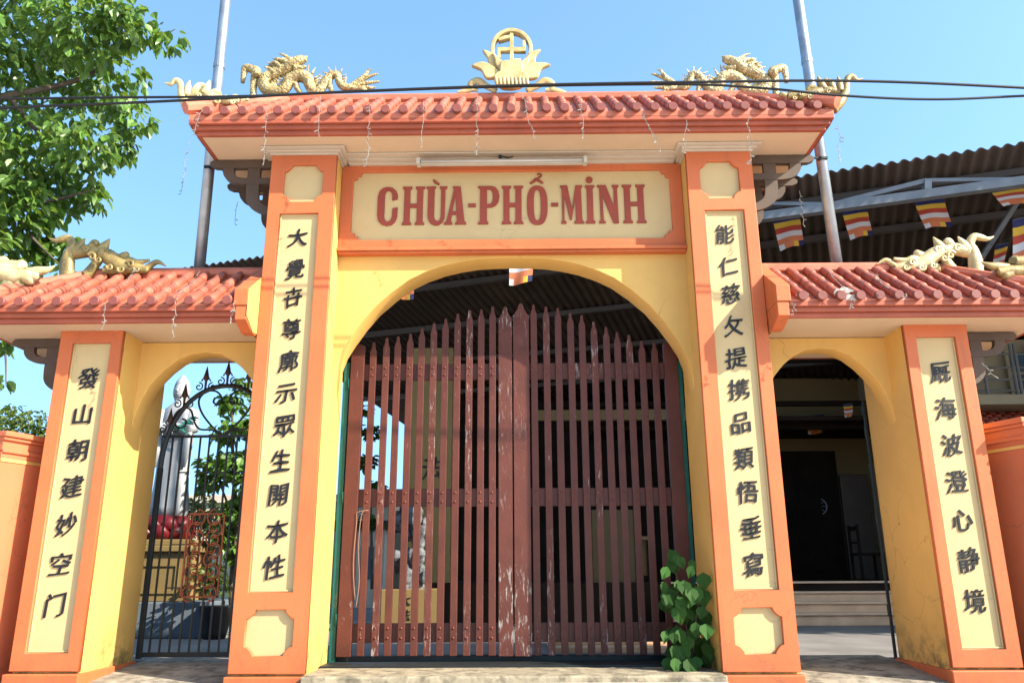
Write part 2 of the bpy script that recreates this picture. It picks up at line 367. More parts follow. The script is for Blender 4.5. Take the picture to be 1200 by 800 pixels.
# name board
sb = plate('name_board', [rect(-1.597, 1.597, 3.598, 4.44), notch(-1.487, 1.487, 3.683, 4.378)], .232, .282, ORANGE, G, .004)
k = MB(); k.box(-1.51, 1.51, .263, .281, 3.655, 4.40); k.build('board_panel', CREAM, sb)
k = MB(); k.box(-1.5965, 1.5965, .2825, .299, 3.601, 4.4765); k.build('board_backing', YELLOW, sb)
k = MB(); k.box(-1.598, 1.598, .215, .299, 3.545, 3.566); k.box(-1.598, 1.598, .195, .299, 3.566, 3.600); k.build('ledge', ORANGE, sb, .006)
k = MB(); k.box(-1.53, 1.53, .19, .2815, 4.440, 4.455); k.box(-1.53, 1.53, .13, .2815, 4.455, 4.468); k.box(-1.53, 1.53, .05, .2815, 4.468, 4.4795); k.build('cornice', WHITE, sb, .003)

# lettering on the board, drawn stroke by stroke in crop units (x right, y down)
UX = 2.505/937; Z1, Z0 = 4.232, 3.842
def lt(P, nm='letter'):
    return [((x-603.5)*UX, Z1-(y-143)/127*(Z1-Z0)) for x, y in P]
def letter(*outl): return plate('letter', [lt(o) for o in outl], .250, .2635, LETTER, sb, .002)
def ell(cx, cy, rx, ry, a0=0, a1=360, n=28): return [(cx+rx*math.cos(R(a0+(a1-a0)*i/n)), cy+ry*math.sin(R(a0+(a1-a0)*i/n))) for i in range(n+1)]
def stem(x0, x1, s=6, t=143, b=270): return [(x0-s, t), (x1+s, t), (x1+s, t+6), (x1, t+11), (x1, b-11), (x1+s, b-6), (x1+s, b), (x0-s, b), (x0-s, b-6), (x0, b-11), (x0, t+11), (x0-s, t+6)]
def H(a, b):      # two stems and a bar
    s1 = stem(a+6, a+27); s2 = stem(b-27, b-6)
    o = s1[:4]+[(a+27, 200), (b-27, 200)]+s2[10:]+s2[:10]+[(b-27, 214), (a+27, 214)]+s1[4:]
    letter(o)
letter([(205, 185), (186, 189), (186, 172), (181, 160), (172, 156), (164, 160), (160, 172), (160, 243), (164, 255), (172, 259), (181, 255), (187, 243), (188, 214), (206, 212), (205, 245), (198, 261), (187, 270), (170, 273), (152, 268), (140, 256), (135, 240), (135, 175), (140, 158), (152, 147), (168, 143), (186, 146), (199, 157), (205, 170)])
H(222, 300)
letter([(305, 143), (338, 143), (338, 149), (334, 153), (334, 243), (338, 255), (346, 259), (353, 255), (357, 245), (357, 153), (352, 149), (352, 143), (378, 143), (378, 149), (372, 153), (371, 248), (364, 263), (352, 271), (340, 273), (325, 268), (315, 257), (311, 243), (311, 153), (305, 149)])
letter([(326, 120), (333, 120), (352, 135), (346, 139), (330, 129)])
letter([(398, 143), (425, 143), (440, 259), (446, 264), (446, 270), (408, 270), (408, 264), (414, 259), (412, 238), (396, 238), (393, 259), (398, 264), (398, 270), (369, 270), (369, 264), (377, 259), (402, 152), (398, 149)], [(407, 172), (398, 226), (411, 226)])
letter(rect(453, 479, 213, 201)); letter(rect(743, 767, 213, 201))
letter([(487, 143), (535, 143), (549, 148), (558, 160), (562, 178), (558, 197), (549, 209), (535, 215), (518, 215), (518, 259), (523, 264), (523, 270), (487, 270), (487, 264), (494, 259), (494, 153), (487, 149)], [(518, 155), (530, 155), (537, 163), (539, 178), (537, 195), (530, 203), (518, 203)])
H(570, 645)
def oval(cx, rx, ry, cy, p=2.6, n=36):
    o = []
    for i in range(n):
        a = 2*math.pi*i/n; c_, s_ = math.cos(a), math.sin(a)
        o.append((cx+rx*abs(c_)**(2/p)*(1 if c_ > 0 else -1), cy+ry*abs(s_)**(2/p)*(1 if s_ > 0 else -1)))
    return o
letter(oval(694, 36, 65, 208), oval(694, 12, 51, 208))
letter([(667, 134), (690, 117), (697, 117), (717, 133), (711, 137), (693, 127), (674, 138)])
letter([(694, 104), (703, 100), (711, 104), (713, 110), (708, 115), (703, 116), (703, 122), (697, 120), (698, 113), (705, 111), (706, 107), (702, 105), (697, 108)])
letter([(775, 143), (800, 143), (815, 222), (829, 143), (852, 143), (852, 149), (848, 153), (850, 259), (856, 264), (856, 270), (822, 270), (822, 264), (828, 259), (827, 190), (813, 258), (807, 258), (789, 180), (788, 259), (795, 264), (795, 270), (777, 270), (777, 264), (781, 259), (780, 153), (775, 149)])
letter(stem(868, 889, 6)); letter(ell(878, 125, 12, 11, 0, 348))
letter([(905, 143), (935, 143), (962, 215), (962, 153), (957, 149), (957, 143), (980, 143), (980, 149), (974, 153), (976, 270), (958, 270), (923, 180), (924, 259), (930, 264), (930, 270), (908, 270), (908, 264), (914, 259), (912, 153), (905, 149)])
H(992, 1072)

# ---- roofs
MORTAR = mat('mortar_smear', (.33, .29, .26), .85, .25, 14, bump=.5, bscale=60)
def roof(name, x0, x1, yf, yb, zs, ridge_x0, ridge_x1, ridge_y, ridge_z, zt, hip0, hip1, pitch=.158, first=None, inner=None):
    """zs: soffit height, zt: height of the sheet at the eave. Ends marked hip slope too."""
    e = [(.06, zs, zs+.042), (.03, zs+.042, zs+.082), (0., zs+.082, zs+.122)]
    ins = lambda d: (x0+(d if hip0 else 0), x1-(d if hip1 else 0))
    b = MB(); a, c = ins(.075); b.box(a, c, yf+.075, yb-.075, zs+.004, zs+.10)
    rt = b.build(name, SOFFIT, G)
    b = MB()
    for (d, z0, z1), q in zip(e, (.035, .12, .12)):
        a, c = ins(d); b.box(a, c, yf+d, yf+d+q, z0, z1); b.box(a, c, yb-d-q, yb-d, z0, z1)
        if hip0: b.box(a, a+q, yf+d+q, yb-d-q, z0, z1)
        if hip1: b.box(c-q, c, yf+d+q, yb-d-q, z0, z1)
    b.build('fascia', FASCIA, rt, .006)
    # body under the tiles
    zf = zs+.122; b = MB()
    v = [(x0, yf, zf), (x1, yf, zf), (x1, yb, zf), (x0, yb, zf), (x0, yf, zt), (x1, yf, zt), (x1, yb, zt), (x0, yb, zt), (ridge_x0, ridge_y, ridge_z), (ridge_x1, ridge_y, ridge_z)]
    b.add(v, [(0, 3, 2, 1), (0, 1, 5, 4), (1, 2, 6, 5), (2, 3, 7, 6), (3, 0, 4, 7), (4, 5, 9, 8), (6, 7, 8, 9), (5, 6, 9), (7, 4, 8)])
    b.build('roof_sheet', TILE if False else ORANGE_TILE, rt)
    r = .039; ribs = MB()
    def rib(p, q, cap=True):
        p = Vector(p); q = Vector(q); n = max(1, round((q-p).length/.21)); side = (q-p).normalized().cross(Vector((0, 0, 1)))
        for i in range(n):
            a = p.lerp(q, i/n)+side*random.uniform(-.004, .004); c = p.lerp(q, min(1, (i+1.12)/n))+side*random.uniform(-.004, .004); a.z += .006
            rr_ = r*random.uniform(.95, 1.05); ribs.tube([a, a.lerp(c, .08), c], [rr_*1.05, rr_*1.08, rr_*.9], 10)
        d = (p-q); d.z = 0; d.normalize()
        if cap:
            k = MB(); k.tube([p+Vector((0, 0, .004))+d*-.02, p+d*.034, p+d*.040], [r*1.04, r*1.06, r*.95], 16); k.build('tile_end', TILE_END, rt)
    fx = first if first is not None else x0+.08
    x = fx; ys = yf-.0
    while x < x1-.03:
        t = 1.0                                  # how far up the slope before the hip is met
        if x < ridge_x0 and hip0: t = (x-x0)/(ridge_x0-x0)
        if x > ridge_x1 and hip1: t = (x1-x)/(x1-ridge_x1)
        t = max(.12, min(1, t))
        z_ = lambda k: zt+.022+(ridge_z-zt)*k
        rib((x, yf, z_(0)), (x, yf+(ridge_y-yf)*t, z_(t)))
        rib((x, yb, z_(0)), (x, yb+(ridge_y-yb)*t, z_(t)), False)
        x += pitch
    for hip, ex, rx in ((hip0, x0, ridge_x0), (hip1, x1, ridge_x1)):
        if not hip: continue
        y = yf+.13
        while y < yb-.08:
            t = min((y-yf)/(ridge_y-yf), (yb-y)/(yb-ridge_y)); t = max(.12, min(1, t))
            rib((ex, y, zt+.022), (ex+(rx-ex)*t, y, zt+.022+(ridge_z-zt)*t)); y += pitch
    ribs.build('roof_tiles', TILE, rt, 0, True)
    b = MB()
    b.tube([(ridge_x0-.02, ridge_y, ridge_z+.02), (ridge_x1+.02, ridge_y, ridge_z+.02)], .062, 8, tw=math.pi/8)
    for hip, ex, rx in ((hip0, x0, ridge_x0), (hip1, x1, ridge_x1)):
        if hip:
            for ey in (yf, yb):
                b.tube([(rx, ridge_y, ridge_z+.018), ((rx+ex)/2, (ridge_y+ey)/2, (ridge_z+zt)/2+.032), (ex+(.03 if ex > 0 else -.03), ey+(-.03 if ey == yf else .03), zt+.052)], .058, 8, tw=math.pi/8)
    b.build('ridge_cap', ORANGE_TILE, rt, 0)
    return rt
ORANGE_TILE = mat('orange_tile_glaze', (.41, .12, .068), .55, .13, 4, bump=.2, bscale=40, chip=(0.3248, 0.232, 0.1914), chip_amt=.62, chip_scale=(4,4,4), dark=(0.3016, 0.0841, 0.0435), mould=.6)
roof('main_roof', -2.85, 2.85, -.335, .975, 4.48, -2.18, 2.22, .32, 5.185, 4.652, True, True, .1585, -2.69)
for s in (-1, 1):
    a, c = (2.30, 4.66) if s > 0 else (-4.66, -2.30)
    rr = roof('side_roof', a, c, -.27, 1.22, 2.765, (2.30 if s > 0 else -3.94), (3.94 if s > 0 else -2.30), .44, 3.42, 2.905, s < 0, s > 0, .158, 2.415 if s > 0 else None)
    # raised gable upstand against the main pillar
    prof = [(-.285, 2.888), (-.285, 3.03), (-.26, 3.05), (.44, 3.53), (1.21, 3.05), (1.235, 3.03), (1.235, 2.888)]
    k = MB(); k.prism(prof, lambda u, v: (s*2.199, u, v), lambda u, v: (s*2.318, u, v)); k.build('gable_upstand', ORANGE, rr, .006)
    k = MB(); k.prism([(-.275, 2.766), (-.275, 2.886), (.0, 2.886), (.0, 2.70), (-.10, 2.70)], lambda u, v: (s*2.202, u, v), lambda u, v: (s*2.298, u, v)); k.build('gable_foot', ORANGE, rr, .005)
    if s < 0:
        k = MB(); k.prism([(-.282, 2.80), (-.282, 3.03), (-.262, 3.046), (-.001, 3.235), (-.001, 2.72), (-.10, 2.705)], lambda u, v: (-2.1985, u, v), lambda u, v: (-2.1955, u, v)); k.build('gable_side', YELLOW, rr)
    else:
        for mx, my, mz, mw, mh in ((2.42, -.285, 2.93, .05, .045), (2.735, -.285, 2.95, .045, .05), (2.82, -.285, 2.92, .06, .03), (2.79, -.275, 2.985, .07, .03)):
            rnd = random.Random(int(mx*100)); k = MB()
            k.prism([(mx+mw*math.cos(a)*rnd.uniform(.6, 1.25), mz+mh*math.sin(a)*rnd.uniform(.6, 1.25)) for a in [2*math.pi*i/14 for i in range(14)]], lambda u, v: (u, my+.012, v), lambda u, v: (u, my+.030, v)); k.build('mortar_patch', MORTAR, rr, .003)

# ---- carved brackets beside the pillars
def bracket(s, x, z, y, k=1.0):
    """x: pillar side, z: soffit height; strokes in metres outwards and down."""
    X = lambda u: s*(x+u*k*1.38)
    b = MB(); f = lambda yy: (lambda u, v: (X(u), yy, z-v*k*.84))
    top = [(0, .004), (.44, .004), (.46, .03), (.455, .07), (.42, .095), (.36, .10), (.0, .10)]
    b.prism(top, f(y), f(y+.055))
    def stroke(P, wd, o_=0):
        P = catmull(P, 5); Lf = []; Rt = []
        for i in range(len(P)):
            a = Vector(P[max(0, i-1)]); c = Vector(P[min(len(P)-1, i+1)]); t = (c-a).normalized(); n = Vector((-t.y, t.x))*wd/2
            q = Vector(P[i]); Lf.append(q+n); Rt.append(q-n)
        for i in range(len(P)-1):
            b.prism([tuple(Lf[i]), tuple(Lf[i+1]), tuple(Rt[i+1]), tuple(Rt[i])], f(y+.004+o_), f(y+.05-o_))
    stroke([(.33, .10), (.325, .17), (.29, .235), (.22, .26), (.10, .26), (0, .26)], .075)
    stroke([(.155, .10), (.155, .22), (.155, .40), (.14, .52), (.08, .60), (0, .635)], .085, .004)
    o = b.build('bracket', BROWN, G)
    return o
for s in (-1, 1):
    bracket(s, 2.196, 4.478, .16); bracket(s, 2.196, 4.478, .62)
    bracket(s, 3.906, 2.762, .25, .88)

# ================================================================== sculptures on the roofs
def pxpath(P, y, k=6, dy=None, mir=0, dx=0):
    P = catmull(P, k); out = []; rad = []
    for i, (a, b, r) in enumerate(P):
        if mir: a = mir-a
        q = at(a+dx, b, y); 
        if dy: q.y += dy*math.sin(i*.5)
        q2 = at(a+dx+1, b, y); out.append(q); rad.append(max(.003, r*(q2-q).length))
    return out, rad
def conv(P, ox, oy, sc_): return [(ox+a/sc_, oy+b/sc_, r/sc_) for a, b, r in P]
def blob(b, P, y, ry=.75, mir=0, dx=0, n=10):
    o, r = pxpath(P, y, 6, None, mir, dx); b.tube(o, r, n, ref=(0, 1, 0), ry=ry)

def dragon(mir, label):
    y = .32; S = 6.667; gm = GOLDSCALE if mir else GOLD  # one gold in two tones: sun put into the right, less into the left
    c = lambda P: conv(P, 270, 55, S)
    o = at(365 if not mir else 1206-365, 112, y)
    t = thing('dragon_sculpture', label, 'dragon', o, 'dragon sculptures on the main roof ridge')
    b = MB()
    body = c([(520, 135, 42), (440, 170, 46), (350, 205, 46), (285, 240, 44), (258, 290, 46), (300, 345, 46), (380, 352, 42), (430, 320, 42), (465, 260, 46), (540, 228, 48), (600, 250, 46), (620, 300, 42), (650, 345, 38), (700, 335, 36), (745, 270, 34), (790, 222, 32), (835, 225, 30), (850, 275, 28), (880, 312, 28), (940, 315, 24)])
    P, rr = pxpath(body, y, 10, None, mir); rr = [q*(1+.07*(i % 2)) for i, q in enumerate(rr)]
    b.tube(P, rr, 10, ref=(0, 1, 0), ry=1.0)
    # dorsal spikes
    for i in range(12, len(P)-6, 4):
        T = (P[i+1]-P[i-1]).normalized(); nrm = Vector((T.z, 0, -T.x)) * (1 if mir else -1)
        nrm = -nrm if nrm.z < -0.95 else nrm
        a = P[i]+nrm*rr[i]*.6; b.tube([a, a+nrm*rr[i]*1.9-T*rr[i]*.7], [rr[i]*.36, .002], 5, ref=(0, 1, 0), ry=.5)
    b.build('body', gm, t, 0, True)
    for Q in ([(180, 410, 26), (180, 330, 26), (190, 240, 32), (205, 195, 38), (165, 175, 34), (120, 165, 30), (105, 210, 24), (95, 280, 16)],
              [(450, 300, 30), (500, 280, 26), (520, 320, 24), (550, 370, 18)], [(780, 225, 26), (775, 290, 22), (790, 350, 18)]):
        b = MB(); blob(b, c(Q), y, .9, mir); b.build('leg', gm, t, 0, True)
    b = MB()
    b.ball(at(*( (270+200/S, 55+200/S) if not mir else (1206-270-200/S, 55+200/S)), y-.05), .05)
    b.build('knee_boss', gm, t, 0, True)
    b = MB()                                                     # head: skull, snout, open jaw, horn
    for Q in ([(430, 175, 34), (480, 135, 46), (530, 112, 40), (570, 100, 32), (595, 98, 20)], [(500, 165, 34), (545, 165, 22), (580, 158, 14), (590, 150, 8)], [(520, 90, 18), (545, 78, 14), (562, 72, 7)], [(575, 92, 14), (592, 80, 10), (600, 72, 4)], [(470, 100, 16), (420, 66, 11), (380, 55, 4)], [(480, 110, 14), (430, 92, 10), (395, 92, 4)], [(540, 172, 10), (520, 190, 9), (500, 200, 4)], [(585, 108, 9), (560, 128, 6), (545, 140, 3)]):
        blob(b, c(Q), y-.02, 1.0, mir)
    hd = b.build('head', gm, t, 0, True)
    b = MB()
    for k in range(11):
        a0 = 440-k*10; z0 = 120+k*8
        blob(b, c([(a0, z0, 20), (a0-40, z0-22-(k % 3)*8, 15), (a0-80, z0-20-(k % 4)*12, 3)]), y-.05+.02*(k % 5), .8, mir, n=6)
    b.build('mane', gm, hd, 0, True)
    b = MB()
    for e in ((1110, 180), (1155, 212), (1170, 270), (1140, 316), (1080, 345)):
        blob(b, c([(920, 318, 20), (985, 318-(330-e[1])*.28, 22), (1050, 325-(330-e[1])*.66, 18), (e[0]-30, e[1]+4, 11), (e[0], e[1], 3)]), y+.01*(e[1] % 3), .8, mir, n=7)
    b.build('tail', gm, t, 0, True)
dragon(0, 'gold dragon left of the wheel emblem on the main roof ridge, facing right')
dragon(1206, 'gold dragon right of the wheel emblem on the main roof ridge, facing left')

def finial(strokes, ox, oy, S, y, m, label, mir=0, dx=0, basepx=None):
    cc = lambda P: conv(P, ox, oy, S)
    b0 = cc([strokes['neck'][0]])[0]
    o = at((mir-b0[0] if mir else b0[0])+dx, b0[1], y)
    t = thing('phoenix_finial', label, 'roof finial', o, 'curled roof finials on the hips')
    for nm, L in (('neck', [strokes['neck']]), ('crest', strokes['crest']), ('tail', strokes['tail'])):
        b = MB()
        for i, Q in enumerate(L):
            cu_ = len(Q) == 10; P_, r_ = pxpath([(q0, q1, q2*(1.0 if cu_ else 1.2)) for q0, q1, q2 in cc(Q)], y-.06*cu_+.012*((i*7) % 3-1), 3 if cu_ else 9, None, mir, dx)
            b.tube(P_, [q*(1+.09*(k % 2)) for k, q in enumerate(r_)], 10, ref=(0, 1, 0), ry=.8)
        b.build(nm, m, t, 0, True)
def curl_px(x, y_, r, turn=1, a0=200):
    return [(x+r*(1-.8*i/9)*math.cos(R(a0+turn*48*i)), y_+r*(1-.8*i/9)*math.sin(R(a0+turn*48*i)), r*.42*(1-.4*i/9)) for i in range(10)]
side_f = dict(neck=[(470, 372, 40), (472, 270, 40), (490, 190, 32), (512, 135, 25), (485, 88, 22), (435, 93, 20), (390, 102, 13), (345, 85, 3)],
    crest=[[(520, 190, 30), (560, 135, 24), (598, 85, 3)], [(520, 195, 34), (580, 180, 38), (640, 175, 36), (700, 190, 34)], [(690, 190, 34), (730, 145, 28), (772, 88, 3)], [(640, 150, 22), (665, 122, 24), (690, 130, 14)], [(700, 200, 32), (680, 255, 28), (645, 300, 28), (605, 345, 30)], [(560, 190, 20), (570, 195, 26), (580, 190, 20)], curl_px(645, 215, 30), curl_px(735, 170, 28, -1), curl_px(600, 165, 24), curl_px(690, 235, 24, -1)],
    tail=[[(710, 190, 40), (770, 220, 44), (830, 265, 44), (900, 290, 38), (980, 300, 30), (1040, 310, 20)], [(790, 215, 26), (840, 220, 22), (880, 205, 24), (878, 185, 12)], [(1010, 315, 22), (1060, 275, 18), (1110, 252, 14), (1168, 282, 3)], [(860, 260, 22), (910, 240, 20), (960, 255, 18), (1050, 240, 8)], [(730, 310, 26), (800, 310, 28), (900, 318, 22)], curl_px(800, 240, 30), curl_px(850, 300, 26, -1), curl_px(915, 265, 26), curl_px(960, 300, 22, -1), curl_px(770, 285, 24, -1)])
finial(side_f, 0, 265, 6, .36, GOLDDULL, 'shade-tinted gold curled finial at the ridge end of the left side roof, beside the tree')  # same gold as its right twin, darkened here to stand for less sun
finial(side_f, 0, 263, 6, .36, GOLDPALE, 'sun-tinted gold curled finial on the right side roof, standing out against the dark awning', 1206, 16)  # same gold as its left twin, lightened to stand for sunlight
corner_f = dict(neck=[(440, 480, 60), (350, 400, 50), (290, 300, 40), (272, 200, 34), (255, 120, 30), (205, 95, 26), (150, 138, 20), (78, 120, 4)],
    crest=[[(345, 270, 36), (352, 180, 32), (374, 92, 3)], [(420, 260, 38), (455, 180, 34), (485, 118, 6)], [(470, 190, 30), (510, 150, 28), (540, 170, 20)], [(530, 250, 40), (578, 170, 34), (606, 90, 3)], [(350, 280, 34), (450, 262, 40), (560, 262, 40), (650, 255, 36)]],
    tail=[[(560, 262, 40), (660, 295, 48), (760, 322, 46), (860, 330, 44), (960, 330, 30)], [(520, 370, 26), (560, 395, 30), (640, 400, 22)], [(860, 310, 30), (910, 290, 30), (945, 300, 20)], [(980, 330, 28), (1030, 305, 24), (1045, 330, 14)], [(640, 240, 36), (690, 230, 30), (730, 260, 20)], curl_px(620, 300, 34), curl_px(700, 330, 34, -1), curl_px(800, 300, 30), curl_px(880, 345, 26, -1), curl_px(480, 270, 30)])
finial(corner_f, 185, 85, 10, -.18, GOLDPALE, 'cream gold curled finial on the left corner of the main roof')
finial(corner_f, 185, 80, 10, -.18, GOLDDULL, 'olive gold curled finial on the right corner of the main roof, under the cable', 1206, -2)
low = dict(neck=[(-120, 430, 60), (-160, 340, 50), (-150, 250, 40), (-90, 210, 20)],
    crest=[[(-60, 330, 60), (0, 300, 50), (60, 290, 44), (150, 280, 30)], [(0, 270, 30), (20, 250, 34), (30, 280, 20)], [(120, 290, 28), (150, 275, 32), (170, 300, 16)]],
    tail=[[(20, 330, 50), (100, 350, 44), (180, 345, 34), (270, 355, 26)], [(40, 400, 36), (80, 420, 38), (110, 420, 18)], [(130, 390, 34), (155, 405, 34), (165, 400, 16)], [(170, 360, 30), (220, 380, 30), (240, 385, 14)], [(190, 320, 22), (260, 315, 26), (320, 310, 22), (385, 282, 4)]])
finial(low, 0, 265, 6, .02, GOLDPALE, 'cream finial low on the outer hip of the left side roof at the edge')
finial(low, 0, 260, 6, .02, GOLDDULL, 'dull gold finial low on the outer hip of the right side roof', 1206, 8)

# wheel and lotus emblem
y = .30; S = 8.42
E0 = thing('lotus_wheel_emblem', 'gold lotus carrying a ring with a left-facing swastika amid the main ridge', 'emblem', at(599.5, 110, y))
e = lambda P: [(lambda q: (q.x, q.z))(at(530+a/S, 25+b/S, y)) for a, b in P]
cx, cy = 585, 290
plate('ring', [e(ell(cx, cy, 208, 200, 0, 352, 44)), e(ell(cx, cy, 172, 166, 0, 352, 44))], y-.04, y+.04, GOLDFLAT, E0, .006)
sw = [(-18, -160), (18, -160), (18, -18), (108, -18), (108, -88), (140, -88), (140, 18), (18, 18), (18, 96), (92, 96), (92, 130), (-18, 130), (-18, 18), (-108, 18), (-108, 88), (-140, 88), (-140, -18), (-18, -18), (-18, -108), (-125, -78), (-135, -108), (-70, -132), (-18, -140)]
plate('wheel_sign', [e([(cx+a, cy+b) for a, b in sw])], y-.03, y+.03, GOLDFLAT, E0, .005)
def petal(P, yy, th=.05):
    return plate('petal', [e([p[:2] for p in catmull(P+[P[0]], 5)][:-1])], yy-th/2, yy+th/2, GOLDFLAT, E0, .012)
petal([(470, 560), (380, 480), (345, 380), (300, 305), (400, 340), (450, 420), (480, 520)], y-.02)
petal([(690, 560), (700, 420), (770, 330), (870, 300), (825, 370), (820, 460), (760, 540)], y-.02)
petal([(470, 590), (340, 600), (285, 520), (195, 475), (300, 440), (400, 480), (470, 540)], y-.05)
petal([(700, 590), (690, 530), (800, 450), (965, 462), (880, 510), (840, 590), (760, 610)], y-.05)
petal([(500, 560), (430, 470), (415, 400), (395, 350), (450, 390), (510, 460)], y-.045)
petal([(670, 560), (650, 470), (720, 400), (775, 350), (760, 410), (740, 480)], y-.045)
petal([(470, 560), (480, 460), (560, 440), (590, 420), (620, 440), (690, 460), (690, 560), (580, 575)], y-.08)
petal([(410, 600), (480, 550), (690, 550), (750, 600), (720, 660), (640, 705), (500, 705), (430, 650)], y-.07, .08)
for k_ in range(9):
    u_ = 440+k_*38; b = MB(); blob(b, conv([(u_-8, 555, 14), (u_-4, 590, 18), (u_+2, 625, 12)], 530, 25, S), y-.115, .6); b.build('seed_bead', GOLDFLAT, E0, 0, True)
for sx in (-1, 1):
    b = MB(); Q = [(cx+sx*150, 690, 30), (cx+sx*250, 640, 34), (cx+sx*330, 590, 40), (cx+sx*400, 620, 34), (cx+sx*390, 670, 26), (cx+sx*330, 680, 18)]
    blob(b, conv(Q, 530, 25, S), y, .6); blob(b, conv([(cx+sx*380, 670, 26), (cx+sx*470, 690, 26), (cx+sx*540, 700, 8)], 530, 25, S), y, .6)
    b.build('scroll', GOLDFLAT, E0, 0, True)

# ================================================================== main gate leaves
hl = [(113, 400), (160, 385), (200, 380), (243, 370), (285, 350), (327, 333), (368, 318), (409, 300), (452, 288), (492, 285), (532, 275)]
hr = [(675, 268), (720, 275), (762, 280), (803, 297), (845, 305), (888, 328), (930, 347), (968, 365), (1012, 375), (1055, 395), (1100, 400)]
YG = .75
def picket(x0, x1, ztop, yf, th, z0, pt=.10):
    b = MB(); c = (x0+x1)/2; P = [(x0, z0), (x1, z0), (x1, ztop-pt), (c+.25*(x1-x0), ztop-pt*.55), (c+.012, ztop-.006), (c, ztop), (c-.012, ztop-.006), (c-.25*(x1-x0), ztop-pt*.55), (x0, ztop-pt)]
    b.prism(P, lambda u, v: (u, yf, v), lambda u, v: (u, yf+th, v)); return b
def leaf_gate(s, tops, label):
    t = thing('gate_leaf', label, 'gate', (s*.8, YG, 0), 'wooden leaves of the main gate')
    a, c = (-1.53, -.006) if s < 0 else (.006, 1.555)
    for z0, z1 in ((2.49, 2.645), (1.315, 1.475), (.16, .32)):
        k = MB(); k.box(a+.02, c-.02, YG+.032, YG+.072, z0, z1); k.build('rail', WOODWORN if (s > 0 and z0 > 2) else WOOD, t, .004)
    for (px, py), i in zip(tops, range(99)):
        q = at(400+px/3, 267+py/3, YG); x = q.x+random.uniform(-.004, .004)
        # bar stays plumb: use the position of its foot
        pk = picket(x-.031, x+.031, q.z, YG, .028, .055).build('picket', WOODWORN if (i*5+3) % 7 < 2 else WOOD, t, .004)
        for z in (2.53, 2.60, 1.355, 1.435, .20, .28):
            k = MB(); k.ball((x, YG-.003, z), .0105, 8, 4, (1, .7, 1)); k.build('bolt', BOLT, pk, 0, True)
    so = (a, a+.125) if s < 0 else (c-.125, c)
    picket(*so, 2.84, YG-.006, .06, .05, .02).build('stile', WOOD, t, .004)
    si = (c-.128, c) if s < 0 else (a, a+.15)
    picket(*si, 3.205 if s < 0 else 3.235, YG-.012 if s > 0 else YG-.004, .06, .05, .13).build('stile', WOODWORN, t, .004)
leaf_gate(-1, hl, 'left leaf of the red wooden picket gate, brightly lit by the sun')
leaf_gate(1, hr, 'right red picket gate leaf, shaded, with the climbing plant at its foot')
for s in (-1, 1):
    t = thing('gate_post', 'green flaking steel gate post on the %s jamb of the main arch' % ('left sunlit' if s < 0 else 'right shaded'), 'gate post', (s*1.57, .80, 0), 'green posts of the main gate')
    k = MB(); k.box(*sorted((s*1.598, s*1.545)), .768, .83, -.002, 2.66); k.build('post', GREEN, t, .004)
    for z in (.35, 1.4, 2.45): k = MB(); k.tube([(s*1.545, .765, z-.05), (s*1.545, .765, z+.05)], .014, 8); k.build('hinge', GREEN, t, 0, True)
k = MB(); k.box(-1.59, 1.59, .42, .735, -.0035, .012); k.box(-1.59, 1.59, .86, .98, -.003, .045); tag(k.build('floor_track', IRON, None, .004), 'dark steel floor track lying under the wooden gate leaves', 'track')
b = MB(); P = [at(a, c, .735) for a, c in catmull([(416, 702), (414, 660), (418, 610), (419, 600), (432, 598), (424, 602), (420, 640), (421, 680), (417, 712)], 5)]
b.tube(P, .0035, 6); tag(b.build('cord', mat('pink_cord', (.22, .12, .085), .7), None, 0, True), 'loose pale pink cord hanging on the left wooden gate leaf', 'cord')

# ================================================================== iron side gate (left) and post (right)
YI = .99
t = thing('iron_gate', 'black wrought-iron side gate with scrolled arched top and a rusty scroll panel', 'gate', (-2.75, YI, 0))
xl, xr = -3.335, -2.225; xc = (xl+xr)/2; ra = (xr-xl)/2
zr = at(250, 511, YI).z; zt = at(255, 452, YI).z
k = MB(); k.box(xl-.022, xl+.022, YI-.02, YI+.02, .02, zr-.3); k.box(xr-.022, xr+.022, YI-.02, YI+.02, .02, zr-.3); k.box(xl, xr, YI-.018, YI+.018, .035, .075); k.build('frame', IRON, t, .003)
k = MB(); hz = zt-(zr-.3)
k.tube([(xc-ra*math.cos(R(a)), YI, zr-.3+hz*math.sin(R(a))**.9) for a in range(0, 181, 6)], .023, 6); k.build('arch_bar', IRON, t)
k = MB(); k.box(xl, xr, YI-.012, YI+.012, zr-.012, zr+.012)
for i, x in enumerate([xl+.088*j for j in range(1, 13)]):
    k.box(x-.0075, x+.0075, YI-.0075, YI+.0075, .07, zr-.010)
    if x+.088 < xr:
        for z in ((1.66,) if i % 2 else ()): k.box(x+.0076, x+.0804, YI-.006, YI+.006, z-.006, z+.006)
        for z in ((.62, 1.0, 1.12) if i in (1, 2) else ()): k.box(x+.0076, x+.0804, YI-.006, YI+.006, z-.006, z+.006)
k.build('bars', IRON, t)
k = MB()
def spiral(b, pts, r=.010): b.tube(pts, r, 6)
def curl(c, r0, a0, a1, n=26, sh=.2): return [(c[0]+r0*(1-(1-sh)*i/n)*math.cos(R(a0+(a1-a0)*i/n)), YI, c[1]+r0*(1-(1-sh)*i/n)*math.sin(R(a0+(a1-a0)*i/n))) for i in range(n+1)]
